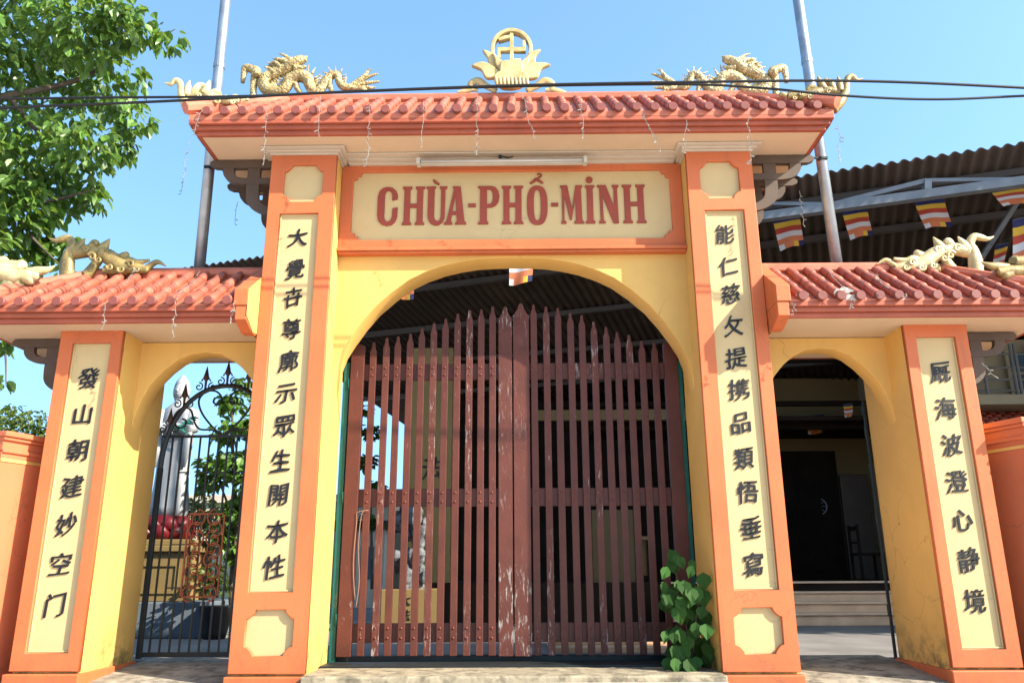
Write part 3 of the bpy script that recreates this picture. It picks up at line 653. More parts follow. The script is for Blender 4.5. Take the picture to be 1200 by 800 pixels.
for sx in (-1, 1):
    # heart: foot, swelling side, curling into the middle
    hp = [(xc+sx*u*.30, YI, zr+v*(zt-zr-.02)) for u, v in catmull([(0, .02), (.35, .20), (.72, .48), (.86, .74), (.66, .92), (.34, .93), (.14, .80), (.22, .66), (.38, .70), (.34, .80)], 5)]
    spiral(k, hp)
    sp = [(xc+sx*u, YI, zr+v) for u, v in catmull([(.02, .01), (.10, .06), (.22, .07), (.28, .14), (.33, .26), (.42, .27), (.48, .19), (.45, .10), (.38, .09), (.36, .15), (.40, .17)], 5)]
    spiral(k, sp)
k.build('heart_scroll', IRON, t, 0, True)
RIRON = mat('rusty_black_iron', (.06, .028, .022), .6, .3, 20)
for a in (22, 44, 68, 90, 112, 136, 158):
    bx, bz = xc-ra*math.cos(R(a)), zr-.3+hz*math.sin(R(a))**.9
    k = MB(); k.tube([(bx, YI, bz), (bx, YI, bz+.10), (bx, YI, bz+.13), (bx, YI, bz+.16), (bx, YI, bz+.25)], [.010, .012, .03, .022, .002], 6)
    k.tube([(bx-.045, YI, bz+.10), (bx-.02, YI, bz+.14), (bx, YI, bz+.11), (bx+.02, YI, bz+.14), (bx+.045, YI, bz+.10)], .008, 5)
    k.build('spear_head', RIRON, t, 0, True)
    for sx in (-1, 1): k2 = MB(); k2.tube(curl((bx+sx*.065, bz+.045), .042, 90 if sx < 0 else 90, (90-430) if sx < 0 else (90+430)), .007, 5); k2.build('top_scroll', IRON, t, 0, True)
pass
k = MB()
pz0, pz1 = at(238, 700, YI).z, at(238, 601, YI).z; px0, px1 = at(214, 650, YI).x+.02, at(262, 650, YI).x-.01
k.box(px0, px1, YI-.022, YI-.010, pz0, pz0+.014); k.box(px0, px1, YI-.022, YI-.010, pz1-.014, pz1); k.box(px0, px0+.014, YI-.022, YI-.010, pz0, pz1); k.box(px1-.014, px1, YI-.022, YI-.010, pz0, pz1)
def curl3(c, r0, a0, a1, yy, n=22): return [(c[0]+r0*(1-.75*i/n)*math.cos(R(a0+(a1-a0)*i/n)), yy, c[1]+r0*(1-.75*i/n)*math.sin(R(a0+(a1-a0)*i/n))) for i in range(n+1)]
wx = (px1-px0)/4; hh = (pz1-pz0)/8
for j in range(8):
    for sx in (-1, 1):
        c = ((px0+px1)/2+sx*wx*.95, pz0+hh*(j+.5))
        k.tube(curl3(c, wx*.95, 90 if j % 2 else 270, (90 if j % 2 else 270)+sx*460, YI-.016), .0085, 5)
k.ball(((px0+px1)/2, YI-.02, (pz0+pz1)/2-.2), .03)
k.build('scroll_panel', RUST, t, 0, False)
t = thing('hinge_post', 'thin dark iron hinge post on the right jamb of the open right side arch', 'gate post', (3.34, .96, 0))
k = MB(); k.box(3.34, 3.363, .965, .99, -.004, 2.3); k.build('post', IRON, t, .003)
for z in (.4, 1.2, 2.0): k = MB(); k.tube([(3.338, .975, z-.05), (3.338, .975, z+.05)], .010, 8); k.build('hinge', IRON, t)

# ================================================================== boundary walls
def boundary(s, label):
    zt = 1.80 if s < 0 else 1.86
    p0 = Vector((s*3.99, .42)); p1 = Vector((s*4.165, -.10)); p2 = Vector((s*12, -.10))
    t = thing('boundary_wall', label, 'wall', (p1.x, p1.y, 0))
    d = (p1-p0).normalized(); n = Vector((d.y, -d.x))*(1 if s > 0 else -1)     # n points to the far side
    n = n if n.x*s > 0 else -n
    def seg(b, off0, thick, z0, z1, e0=0, e1=0):
        a = p0-d*e0; c = p1+d*e1
        q = [a-n*off0, c-n*off0, c+n*thick, a+n*thick]
        b.add([(v.x, v.y, z) for z in (z0, z1) for v in q], [(0, 3, 2, 1), (4, 5, 6, 7)]+[(i, (i+1) % 4, 4+(i+1) % 4, 4+i) for i in range(4)])
        x0, x1 = sorted((p1.x+s*.02, p2.x)); b.box(x0, x1, p1.y+.06-off0, p1.y+.06+thick, z0, z1-.0005)
    b = MB(); seg(b, 0, .12, -.3, zt); b.build('wall_body', ORDARK, t)
    b = MB(); seg(b, .045, .165, zt+.03, zt+.075, 0, .02); seg(b, .025, .145, zt+.001, zt+.03, 0, .01); seg(b, .02, .14, zt-.10, zt-.07); b.build('coping', ORDARK, t, .008)
    b = MB(); seg(b, .008, .10, zt-.17, zt-.145); b.build('yellow_line', YELLOW, t)
    b = MB(); x0, x1 = sorted((p1.x+s*.25, p1.x+s*1.3)); b.box(x0, x1, p1.y+.035, p1.y+.058, .9, 1.25); b.build('wall_panel', CREAM, t, .004)
boundary(-1, 'sunlit orange boundary wall with moulded coping left of the gateway')
boundary(1, 'shaded orange boundary wall with moulded coping right of the gateway')

# ================================================================== poles, cables, lamp, lights
def pole(P, label, r=.048):
    t = thing('steel_pole', label, 'pole', P[0], 'tall steel poles behind the gateway')
    P = [Vector(p) for p in P]; n = len(P)
    b = MB(); b.tube([P[0], P[0].lerp(P[1], .5), P[0].lerp(P[1], .8)], r*1.12, 14); b.tube([P[0].lerp(P[1], .8), P[1]], [r*.92, r*.8], 14); b.build('tube', STEEL, t, 0, True)
    for k in (.45, .62, .8): b = MB(); q = P[0].lerp(P[1], k); b.tube([q, q+(P[1]-P[0]).normalized()*.05], r*1.22, 12); b.build('collar', STEEL, t)
    return t
yp = .60
pl = at(236, 290, yp); pt_ = at(262, 25, yp); d = (pt_-pl)
tl = pole([pl-d*((pl.z-3.2)/d.z), pl+d*2.0], 'straight galvanised pole rising left of the main roof')
b = MB(); q = at(248, 199, yp); b.box(q.x+.02, q.x+.42, yp-.075, yp-.06, q.z-.009, q.z+.009); b.box(q.x-.05, q.x+.05, yp-.075, yp-.03, q.z-.012, q.z+.012); b.build('clamp', IRON, tl)
pl = at(977, 285, yp); pt_ = at(938, 20, yp); d = (pt_-pl)
tr = pole([pl-d*((pl.z-3.2)/d.z), pl+d*2.0], 'slightly leaning galvanised pole rising right of the main roof')
b = MB(); q = at(962, 189, yp); b.box(q.x-.42, q.x-.02, yp-.075, yp-.06, q.z-.009, q.z+.009); b.box(q.x-.05, q.x+.04, yp-.075, yp-.03, q.z-.012, q.z+.012); b.build('clamp', IRON, tr)

def cable(P, y, r, label):
    b = MB(); pts = [at(a, c, y) for a, c in catmull(P, 8)]; b.tube(pts, r, 6)
    tag(b.build('power_cable', CABLE, None, 0, True), label, 'cable', 'cables strung across the street front')
cable([(-260, 143), (0, 127), (120, 122), (250, 116), (400, 108), (600, 100.5), (800, 96.5), (1000, 95), (1200, 103), (1450, 118)], -.9, .011, 'black cable that dips lower at the left and crosses the emblem at the roof ridge')
cable([(-260, 118), (0, 116), (120, 114.5), (250, 113.5), (330, 111.5), (420, 107.5), (600, 101.5), (800, 99), (900, 104), (985, 112), (1090, 116.5), (1200, 112.5), (1450, 100)], -.86, .010, 'black cable that sags lower than its neighbour over the right corner finial')

t = thing('tube_lamp', 'white fluorescent tube fitting above the name board lettering', 'lamp', (-.08, .1, 4.42))
a = at(490, 190, .08); c = at(686, 188, .08); zl = (a.z+c.z)/2
k = MB(); k.box(a.x, c.x, .06, .115, zl-.032, zl+.018); k.build('housing', LAMPW, t, .008)
k = MB(); k.tube([(a.x+.03, .045, zl-.015), (c.x-.03, .045, zl-.015)], .014, 12); k.build('tube', BULB, t, 0, True)
k = MB(); k.box(a.x-.012, a.x+.022, .03, .118, zl-.04, zl+.024); k.build('end_cap', LAMPW, t, .005)
k = MB(); k.box(c.x-.022, c.x+.012, .03, .118, zl-.04, zl+.024); k.build('end_cap', LAMPW, t, .005)
k = MB(); k.box(-.11, -.03, .075, .11, zl+.018, zl+.03); k.ball((-.10, .08, zl+.045), .02); k.tube([(-.09, .08, zl+.05), (-.02, .08, zl+.035), (.02, .085, zl+.05)], .006, 5); k.build('fixing', IRON, t)

def strands(name, label, L, yv, m, loc):
    t = thing(name, label, 'string lights', loc)
    for (x, y0, x1, y1) in L:
        b = MB(); P = []; n = max(5, int(abs(y1-y0)/5)); rnd = random.Random(int(x*13+y0))
        for i in range(n+1):
            f = i/n; q = at(x+(x1-x)*f+rnd.uniform(-1.6, 1.6), y0+(y1-y0)*f, yv); q.y += rnd.uniform(-.012, .012); P.append(q)
        b.tube(P, .0023, 5)
        for i in range(1, n+1):
            q = P[i]; e = q+Vector((rnd.uniform(-.035, .035), rnd.uniform(-.015, .01), rnd.uniform(-.03, .012)))
            b.tube([q, q.lerp(e, .6), e], [.002, .005, .004], 5)
        b.build('light_strand', m, t)
    return t
strands('icicle_lights', 'pale wire icicle lights draped over the front eave of the main roof',
    [(236, 128, 228, 158), (312, 128, 309, 190), (376, 112, 372, 158), (433, 120, 430, 192), (497, 118, 494, 172), (559, 112, 559, 182), (612, 108, 626, 165), (681, 118, 683, 160), (750, 125, 775, 177), (806, 140, 800, 178), (876, 128, 880, 192), (982, 145, 985, 192)], -.40, WIRE, (0, -.4, 4.7))
strands('icicle_lights', 'pale wire icicle lights trailing below the rear edge of the main roof',
    [(222, 165, 212, 228), (278, 236, 275, 262), (936, 224, 942, 263)], .95, WIRE, (0, .95, 4.5))
strands('icicle_lights', 'pale wire icicle lights tangled over the left side roof',
    [(124, 352, 121, 384), (206, 352, 203, 395), (276, 352, 270, 376), (236, 318, 206, 352), (160, 312, 150, 330)], -.335, WIRE, (-3.3, -.3, 2.9))
strands('icicle_lights', 'pale wire icicle lights tangled over the right side roof',
    [(928, 355, 931, 368), (1000, 345, 996, 362), (1058, 352, 1064, 344), (965, 312, 990, 340), (1020, 318, 1036, 335), (1150, 425, 1166, 440)], -.335, WIRE, (3.3, -.3, 2.9))

# ================================================================== plants
def leaf_mesh(b, p, L, wd, dirv, up, fold=.25):
    d = dirv.normalized(); s = d.cross(up)
    if s.length < 1e-3: s = Vector((1, 0, 0))
    s.normalize(); n = s.cross(d)
    q = [p, p+d*L*.22+s*wd*.42+n*wd*fold*.5, p+d*L*.5+s*wd*.5+n*wd*fold*.6, p+d*L*.8+s*wd*.22+n*wd*fold*.3, p+d*L-n*L*.10, p+d*L*.8-s*wd*.22+n*wd*fold*.3, p+d*L*.5-s*wd*.5+n*wd*fold*.6, p+d*L*.22-s*wd*.42+n*wd*fold*.5, p+d*L*.45]
    b.add(q, [(0, 1, 2, 8), (8, 2, 3, 4), (0, 8, 6, 7), (8, 4, 5, 6)])
def rvec(): 
    while True:
        v = Vector((random.uniform(-1, 1), random.uniform(-1, 1), random.uniform(-1, 1)))
        if .05 < v.length < 1: return v
def clumps(b, L, size, dens, droop=.6, spread=1.0):
    for c, r, n in L:
        # each clump is a set of sprays: twigs carrying leaves
        for k in range(int(n*dens)):
            v = rvec(); p = c+Vector((v.x*r, v.y*r*spread, v.z*r*.85))
            d = Vector((v.x*.7+random.uniform(-.6, .6), v.y*.7+random.uniform(-.6, .6), -droop+random.uniform(-.5, .6)))
            up = Vector((random.uniform(-.7, .7), random.uniform(-.7, .7), 1))
            s = size*random.uniform(.6, 1.25)
            leaf_mesh(b, p, s, s*random.uniform(.55, .72), d, up)
def limb(b, P, r0, r1, n=8):
    P = catmull([tuple(p) for p in P], 5); N = len(P); b.tube(P, [r0+(r1-r0)*i/(N-1) for i in range(N)], n)

YT = 3.2
base = Vector((-9.6, YT+.6, -.05))
t = thing('leafy_tree', 'large broad-leaved green tree towering at the upper left of the photo', 'tree', base)
b = MB(); crown_c = [(25, 35, 62, 230), (95, 30, 55, 190), (150, 25, 34, 75), (55, 105, 66, 260), (125, 95, 46, 120), (150, 135, 26, 50), (35, 175, 58, 230), (95, 170, 42, 120), (140, 170, 22, 34), (15, 240, 44, 170), (62, 228, 36, 90), (105, 226, 20, 34), (25, 290, 34, 90), (58, 290, 20, 36), (196, 45, 18, 14), (-60, 60, 100, 300), (-70, 180, 95, 280), (-60, 290, 70, 140), (30, -60, 80, 190), (110, -40, 55, 110), (-180, 40, 110, 240), (-190, 190, 110, 240), (-120, -100, 110, 220), (75, 320, 10, 9), (80, 285, 12, 10), (4, 395, 14, 14), (6, 445, 8, 6)]
L = []
for px, py, r, n in crown_c:
    q = at(px, py, YT+random.uniform(-.5, .9)); u = (at(px+1, py, q.y)-q).length; L.append((q, r*u, n))
clumps(b, L, .18, 1.95, .75)
b.build('crown', LEAF, t)
b = MB()
T = lambda px, py, dy=0: at(px, py, YT+.2+dy)
top = T(-120, 150)
limb(b, [base, base+Vector((.1, 0, 2.6)), Vector((top.x-.5, base.y, 4.6)), top], .24, .13, 12)
limb(b, [top, T(-50, 125), T(10, 112, -.3), T(70, 100), T(110, 85), T(140, 55, .2), T(158, 0)], .065, .010)
limb(b, [T(110, 85), T(140, 62), T(165, 57), T(190, 43), T(206, 34)], .022, .006, 6)
limb(b, [top, T(-60, 60), T(0, 20), T(50, -40)], .10, .02)
limb(b, [T(10, 112, -.3), T(50, 160), T(95, 180), T(130, 175)], .035, .008)
limb(b, [top, T(-50, 210), T(10, 240), T(60, 235), T(112, 222)], .08, .008)
limb(b, [T(10, 240), T(35, 275), T(70, 310)], .03, .006)
limb(b, [T(-50, 210), T(-20, 330), T(4, 400), T(7, 450)], .04, .006)
limb(b, [top, T(-190, 60), T(-240, 0)], .09, .02)
b.build('trunk', BARK, t, 0, True)

def small_plant(name, label, cat, base, L, size, dens, m, stems, droop=.4, group=None):
    t = thing(name, label, cat, base, group); b = MB(); clumps(b, L, size, dens, droop); b.build('foliage', m, t)
    b = MB()
    for P, r0, r1 in stems: limb(b, P, r0, r1, 6)
    b.build('stem', BARK, t, 0, True); return t
def cl(Ls, Y):
    out = []
    for px, py, r, n in Ls:
        q = at(px, py, Y+random.uniform(-.2, .2)); u = (at(px+1, py, q.y)-q).length; out.append((q, r*u, n))
    return out
q = at(28, 560, 5); small_plant('bush', 'grey-green bush showing above the left boundary wall', 'bush', (q.x, 5, -.03), cl([(15, 488, 18, 130), (40, 495, 18, 130), (25, 520, 26, 150), (50, 510, 12, 60), (5, 500, 16, 60)], 5), .085, 1.4, LEAFY, [([(q.x, 5, -.03), (q.x+.05, 5, 1.0), (q.x-.1, 5, 2.2)], .05, .01), ([(q.x, 5, .8), (q.x+.3, 5.1, 2.3)], .03, .008)])
q = at(268, 735, 4.3)
small_plant('garden_tree', 'young green tree in the courtyard behind the iron side gate', 'tree', (q.x, 4.6, -.03), cl([(275, 470, 16, 60), (268, 505, 18, 90), (255, 545, 22, 110), (278, 545, 22, 120), (245, 565, 14, 50), (280, 600, 22, 130), (262, 625, 18, 90), (285, 650, 16, 80), (290, 500, 14, 60), (285, 450, 10, 24), (300, 560, 26, 120), (315, 500, 24, 100)], 4.6), .14, 1.3, LEAF,
    [([(q.x, 4.6, -.03), tuple(at(272, 690, 4.6)), tuple(at(277, 620, 4.6)), tuple(at(273, 540, 4.6)), tuple(at(272, 470, 4.6))], .06, .012), ([tuple(at(277, 620, 4.6)), tuple(at(255, 560, 4.6)), tuple(at(240, 545, 4.6))], .02, .006)], .5)
for bx, by, hh in ((9.2, 2.6, 6.3), (12.6, 1.4, 6.8)):  # trees out of view, added to keep the sun off the courtyard
    t = thing('added_shade_tree', 'unseen tree added for courtyard shade %s' % ('inside the compound near the right boundary wall' if bx < 10 else 'inside the compound farther right along the boundary'), 'tree', (bx, by, -.05))
    L = []; rnd = random.Random(int(bx*10))
    for i in range(16): L.append((Vector((bx+rnd.uniform(-1.5, 1.5), by+rnd.uniform(-1.1, 1.3), hh+rnd.uniform(-2.2, 1.6))), rnd.uniform(.7, 1.0), 90))
    b = MB(); clumps(b, L, .24, 1, .6); b.build('crown', LEAF, t)
    b = MB(); limb(b, [(bx, by, -.05), (bx+.1, by, 2), (bx, by+.1, 4), (bx+.1, by, hh)], .2, .05, 10)
    for c_, r_, n_ in L[:9]: limb(b, [(bx+.05, by, 3.6), ((bx+c_.x)/2, (by+c_.y)/2, 4.6), tuple(c_)], .07, .015, 6)
    b.build('trunk', BARK, t, 0, True)
# climbing plant at the right jamb
t = thing('climbing_plant', 'dark green heart-leaved climbing plant at the foot of the right wooden gate leaf', 'plant', (1.5, .35, -.004))
b = MB(); rnd = random.Random(5)
hot = [(785, 655, 12, 7), (792, 680, 14, 8), (782, 700, 12, 7), (812, 690, 18, 12), (822, 690, 10, 6), (800, 705, 14, 9), (825, 712, 9, 6), (815, 725, 14, 10), (790, 735, 10, 7), (800, 750, 18, 14), (820, 755, 14, 10), (802, 772, 16, 12), (818, 778, 14, 8), (795, 785, 10, 6), (808, 660, 8, 3)]
for px, py, r, n in hot:
    for i in range(int(n*.95)):
        yy = rnd.uniform(.05, .55); q = at(px+rnd.gauss(0, r*.55), py+rnd.gauss(0, r*.55), yy)
        if q.x > 1.585: q.x = 1.57
        q.z = max(q.z, .09); d = Vector((rnd.uniform(-.5, .5), rnd.uniform(-.5, 0), -1)); s = rnd.uniform(.085, .165)
        leaf_mesh(b, q, s, s*rnd.uniform(.7, .95), d, Vector((rnd.uniform(-.5, .5), -1, rnd.uniform(.1, .7))), .15)
b.build('foliage', LEAFD, t)
b = MB(); limb(b, [(1.5, .4, -.004), tuple(at(806, 740, .35)), tuple(at(800, 700, .4)), tuple(at(787, 655, .5))], .012, .004); limb(b, [(1.45, .4, -.004), tuple(at(815, 730, .2)), tuple(at(822, 690, .15))], .010, .004); b.build('stem', BARK, t, 0, True)

# ================================================================== courtyard: hall, statue, house, flags
Hh = thing('temple_hall', 'dark open temple hall under a big corrugated awning roof behind the gateway', 'hall', (1, 8, 0))
B_ = at(1200, 168, 2.5); A_ = atz(208, 316, B_.z)
eu = (B_-A_); Lx = eu.length; eu.normalize()
back = at(472, 497, 14.5)-A_
N = int((Lx+14)/.15)*8; b = MB(); rows = 5; per = eu.cross(back).normalized()  # unseen run past the right end is added to block the sun
if per.z < 0: per = -per
for j in range(rows):
    for i in range(N+1):
        s_ = i*.15/8; p = A_+eu*s_+back*(j/(rows-1)) + per*(.026*math.cos(2*math.pi*i/8)); b.v.append(tuple(p))
for j in range(rows-1):
    for i in range(N): k_ = j*(N+1)+i; b.f.append((k_, k_+1, k_+N+2, k_+N+1))
o = b.build('awning_roof', CORR, Hh, 0, True)
so_ = o.modifiers.new('thick', 'SOLIDIFY'); so_.thickness = .012
# purlins under the sheet and truss
b = MB()
for f_ in (.06, .18, .36, .55, .75):
    p = A_+back*f_-per*.085; b.bar(p, p+eu*(Lx+14), .09)
b.build('purlins', mat('dark_purlin_steel', (.06,.05,.045), .6), o)
b = MB()
def under(px, py, extra=.16):            # the point below the eave line that carries the truss there
    lo_, hi_ = 0., Lx+8
    for _ in range(40):
        m_ = (lo_+hi_)/2; p = A_+eu*m_-CAM
        if 600+FPX*p.dot(_r)/p.dot(_f) < px: lo_ = m_
        else: hi_ = m_
    return at(px, py, (A_+eu*lo_).y+extra)
TL, TR = under(860, 259), under(1240, 207.5); b.bar(TL, TR+(TR-TL)*.8, .115)
p1, p2, p3, p4 = under(975, 240), under(1086, 212), under(1086, 226), under(1250, 210)
b.bar(p1, p2, .06); b.bar(p2, p3, .09); b.bar(p2, p4, .05); b.bar(under(890, 239), p1, .05)
b.bar(at(1195, 232, 3.3), at(1145, 310, 4.0), .06)
b.build('truss', TRUSS, Hh)
FZ = .58
DARKWALL = mat('shade_dark_wall', (0.018, 0.012, 0.0088), .85, .2, 2, spec=.03)  # deep shade under the awning is put into this near-black colour
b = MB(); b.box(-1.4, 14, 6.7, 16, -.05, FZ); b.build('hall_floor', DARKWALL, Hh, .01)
b = MB()
for i in range(3): b.box(2.3, 9, 6.7-.30*(3-i), 6.699-.0001*i, -.03, FZ*(i+1)/4); 
b.build('steps', STEPM, Hh, .012)
for i in range(4):
    zt_ = FZ*(i+1)/4; k = MB(); k.box(2.29, 9, 6.7-.30*(3-i)-.035, 6.7-.30*(3-i)-.002, zt_-.028, zt_+.004); k.build('step_nosing', mat('pale_nosing', (.56, .38, .25), .6), Hh, .006)
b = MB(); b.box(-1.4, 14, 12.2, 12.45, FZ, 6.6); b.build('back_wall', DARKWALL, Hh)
b = MB(); b.box(at(905, 600, 10.2).x, 14, 10.2, 10.4, FZ, 4.7); b.build('side_room_wall', mat('ochre_room_wall', (.13, .085, .03), .7, .1, 1), Hh)
b = MB(); b.box(13.6, 13.9, 6.7, 10.2, FZ, 6); b.build('side_wall', HALLY, Hh)
def hbox(nm, x0, x1, y0, y1, z0, z1, m, bv=.01): k = MB(); k.box(x0, x1, y0, y1, z0, z1); return k.build(nm, m, Hh, bv)
def span(px0, px1, y): return at(px0, 600, y).x, at(px1, 600, y).x
x0, x1 = span(905, 987, 10.1); d1 = hbox('door', x0, x1, 10.12, 10.19, FZ, at(950, 528, 10.1).z, DOORW)
x0, x1 = span(989, 1022, 10.1); hbox('door', x0, x1, 10.10, 10.19, FZ, at(1000, 556, 10.1).z, mat('brown_door_wood', (.07, .045, .03), .5))
b = MB()
for z in (3.3, 3.75, 4.6): b.box(-1.4, 13.5, 8.4, 8.5, z, z+.09)
for x in (1.2, 3.0, 4.8, 6.6): b.box(x, x+.07, 8.41, 8.49, 3.39, 3.75)
b.build('ceiling_beams', DOORW, Hh)
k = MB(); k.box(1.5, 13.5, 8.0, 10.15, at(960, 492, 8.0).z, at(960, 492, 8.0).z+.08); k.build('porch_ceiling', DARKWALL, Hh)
ce = at(960, 593, 10.1); k = MB(); k.tube([(ce.x+.16*math.cos(q), 10.115, ce.z+.16*math.sin(q)) for q in [2*math.pi*i/24 for i in range(25)]], .012, 6); k.build('ring_emblem', mat('dull_silver', (.16, .17, .19), .5), d1)
k = MB()
for i in range(8): q = 2*math.pi*i/8; k.tube([(ce.x+.05*math.cos(q), 10.116, ce.z+.05*math.sin(q)), (ce.x+.15*math.cos(q), 10.116, ce.z+.15*math.sin(q))], .006, 5)
k.build('emblem_spokes', bpy.data.materials['dull_silver'], d1)
for z0_, z1_ in ((.75, 1.5), (1.65, 2.9)):
    for i in range(2):
        xa_ = at(905, 600, 10.1).x+.08+i*.52; k = MB(); k.box(xa_, xa_+.42, 10.10, 10.121, z0_, z1_); k.build('door_panel', DOORW, d1, .01)
b = MB(); b.box(.4, 4.2, 7.9, 8.0, at(700, 492, 7.9).z, at(700, 480, 7.9).z); b.build('gold_beam', mat('gold_beam_paint', (.13, .075, .018), .5), Hh)
for px0, px1, hgt in ((474, 528, 4.6), (1250, 1300, 4.6)):
    x0, x1 = span(px0, px1, 7.2); c = hbox('column', x0, x1, 7.2, 7.55, FZ, hgt, HALLY)
    if px0 < 600: glyph('法', (x0+x1)/2+.06, at(503, 548, 7.2).z, .36, 7.2, BLACK, c)
t = thing('altar_table', 'brown altar table standing in the hall behind the right gate leaf', 'table', (at(720, 690, 7.0).x, 7.2, FZ))
x0, x1 = span(690, 762, 7.0); k = MB(); k.box(x0, x1, 6.95, 7.5, FZ+.66, FZ+.72); k.build('tabletop', mat('altar_wood', (.16, .09, .04), .5), t, .01)
k = MB(); k.box(x0+.05, x1-.05, 7.0, 7.02, FZ+.1, FZ+.66); k.build('front_cloth', mat('gold_cloth', (.10, .055, .015), .7, .15), t)
for a in (x0+.03, x1-.09):
    for yy in (6.97, 7.4): k = MB(); k.box(a, a+.06, yy, yy+.06, FZ, FZ+.66); k.build('leg', DOORW, t)
t = thing('notice_board', 'yellow-brown board standing upright behind the right gate leaf', 'board', (at(718, 690, 6.8).x, 6.85, FZ))
x0, x1 = span(693, 742, 6.85); k = MB(); k.box(x0, x1, 6.86, 6.89, at(700, 688, 6.85).z, at(700, 597, 6.85).z); k.build('panel', mat('olive_board', (.075, .050, .016), .6), t)
k = MB(); k.box(x0-.03, x0, 6.85, 6.9, FZ, at(700, 594, 6.85).z); k.box(x1, x1+.03, 6.85, 6.9, FZ, at(700, 594, 6.85).z); k.build('frame', DOORW, t)
t = thing('chair', 'dark slatted chair on the hall porch seen through the right side arch', 'chair', (at(1026, 680, 8).x, 8.2, FZ))
cx_ = at(1026, 680, 8).x
k = MB(); k.box(cx_-.22, cx_+.22, 8.0, 8.42, FZ+.42, FZ+.46); k.build('seat', DOORW, t)
for a in (-.22, .18):
    for yy in (8.0, 8.38): k = MB(); k.box(cx_+a, cx_+a+.04, yy, yy+.04, FZ, FZ+.42); k.build('leg', DOORW, t)
k = MB(); k.box(cx_-.22, cx_-.18, 8.0, 8.04, FZ+.46, FZ+.95); k.box(cx_-.22, cx_-.18, 8.38, 8.42, FZ+.46, FZ+.95); k.box(cx_-.215, cx_-.185, 8.04, 8.38, FZ+.85, FZ+.92); k.box(cx_-.215, cx_-.185, 8.04, 8.38, FZ+.62, FZ+.66); k.build('backrest', DOORW, t)
t = thing('low_steps', 'low pale stone steps just behind the right wooden gate leaf', 'steps', (1.4, 2.2, -.03))
for i in range(3): k = MB(); k.box(.35, 2.15, 1.95+.28*i, 2.9, -.035+.055*i, .02+.055*i-.001); k.build('step', STEPM, t, .008)
# rockery on a yellow plinth
q = at(485, 735, 4.6)
t = thing('rockery', 'grey and white garden rockery on a lettered yellow plinth behind the left gate leaf', 'rockery', (q.x, 4.7, -.03))
k = MB(); x0, x1 = span(450, 515, 4.6); zt_ = at(485, 690, 4.6).z; k.box(x0, x1, 4.6, 5.2, -.03, zt_); pp = k.build('plinth', HALLY, t, .01)
glyph('大', at(475, 705, 4.6).x, at(475, 703, 4.6).z, .15, 4.6, BLACK, pp); glyph('法', at(475, 722, 4.6).x, at(475, 721, 4.6).z, .15, 4.6, BLACK, pp)
b = MB(); rnd = random.Random(3)
for i in range(46):
    c = at(483+rnd.gauss(0, 9), rnd.uniform(590, 690), 4.9+rnd.uniform(-.15, .15)); r = rnd.uniform(.06, .14)
    b.ball(c, r, 7, 5, (rnd.uniform(.6, 1.1), .9, rnd.uniform(.7, 1.5)))
b.build('rocks', ROCK, t)

# Guanyin statue on a lotus
YS = 4.6
P0 = at(197, 605, YS); sc1 = (at(198, 605, YS)-P0).length
zb = P0.z; zh = at(205, 440, YS).z; Ht = zh-zb
t = thing('robed_statue', 'white robed standing statue with hood on a red lotus behind the iron gate', 'statue', (P0.x, YS, zb))
b = MB(); rings = [(0, .25, .20), (.06, .26, .21), (.2, .225, .19), (.38, .21, .18), (.50, .215, .18), (.60, .235, .18), (.68, .245, .17), (.745, .215, .15), (.78, .13, .12), (.80, .085, .09), (.815, .085, .095), (.84, .105, .12), (.87, .115, .13), (.90, .112, .125), (.93, .10, .11), (.955, .085, .09), (.975, .055, .055), (1.0, .025, .025)]
n = 36
for h_, rx, ry in rings:
    for j in range(n):
        a = 2*math.pi*j/n; fold = 1+(.055*math.sin(a*9+h_*5)*(1 if h_ < .66 else 0))
        yy = -ry*math.sin(a)*fold
        face = 0
        if .83 < h_ < .93 and math.sin(a) > .75: yy += .03   # hood opening round the face
        b.v.append((P0.x+rx*math.cos(a)*fold, YS+yy, zb+h_*Ht))
for i in range(len(rings)-1):
    for j in range(n): b.f.append((i*n+j, i*n+(j+1) % n, (i+1)*n+(j+1) % n, (i+1)*n+j))
b.f.append(tuple(range(n))); b.f.append(tuple((len(rings)-1)*n+j for j in range(n)))
for sx in (-1, 1):        # sleeves meeting at the chest
    b.tube([(P0.x+sx*.20, YS-.02, zb+.73*Ht), (P0.x+sx*.25, YS-.10, zb+.60*Ht), (P0.x+sx*.17, YS-.22, zb+.585*Ht), (P0.x+sx*.05, YS-.26, zb+.62*Ht)], [.09, .085, .07, .04], 10)
    b.tube([(P0.x+sx*.2, YS-.14, zb+.58*Ht), (P0.x+sx*.21, YS-.15, zb+.46*Ht), (P0.x+sx*.2, YS-.14, zb+.33*Ht)], [.07, .065, .02], 8)
bd = b.build('body', STONEW, t, 0, True)
b = MB(); fc = (P0.x, YS-.085, zb+.875*Ht); b.ball(fc, .085, 16, 12, (.85, .75, 1.25))
b.tube([(fc[0], fc[1]-.055, fc[2]+.03), (fc[0], fc[1]-.082, fc[2]-.015), (fc[0], fc[1]-.065, fc[2]-.022)], [.008, .014, .008], 6)
for sx in (-1, 1): b.ball((fc[0]+sx*.03, fc[1]-.055, fc[2]+.018), .014, 8, 6, (1.3, .6, .6)); b.tube([(fc[0]+sx*.071, fc[1]+.0, fc[2]+.02), (fc[0]+sx*.073, fc[1], fc[2]-.06)], .012, 6)
b.ball((fc[0], fc[1]-.055, fc[2]-.05), .018, 8, 6, (1.3, .6, .5))
b.build('face', STONEW, bd, 0, True)
b = MB()
for k in range(10): leaf_mesh(b, Vector((P0.x+.10+.02*k, YS-.30, zb+.60*Ht+.015*k)), .14, .04, Vector((1, 0, random.uniform(-.9, .2))), Vector((0, -1, .4)))
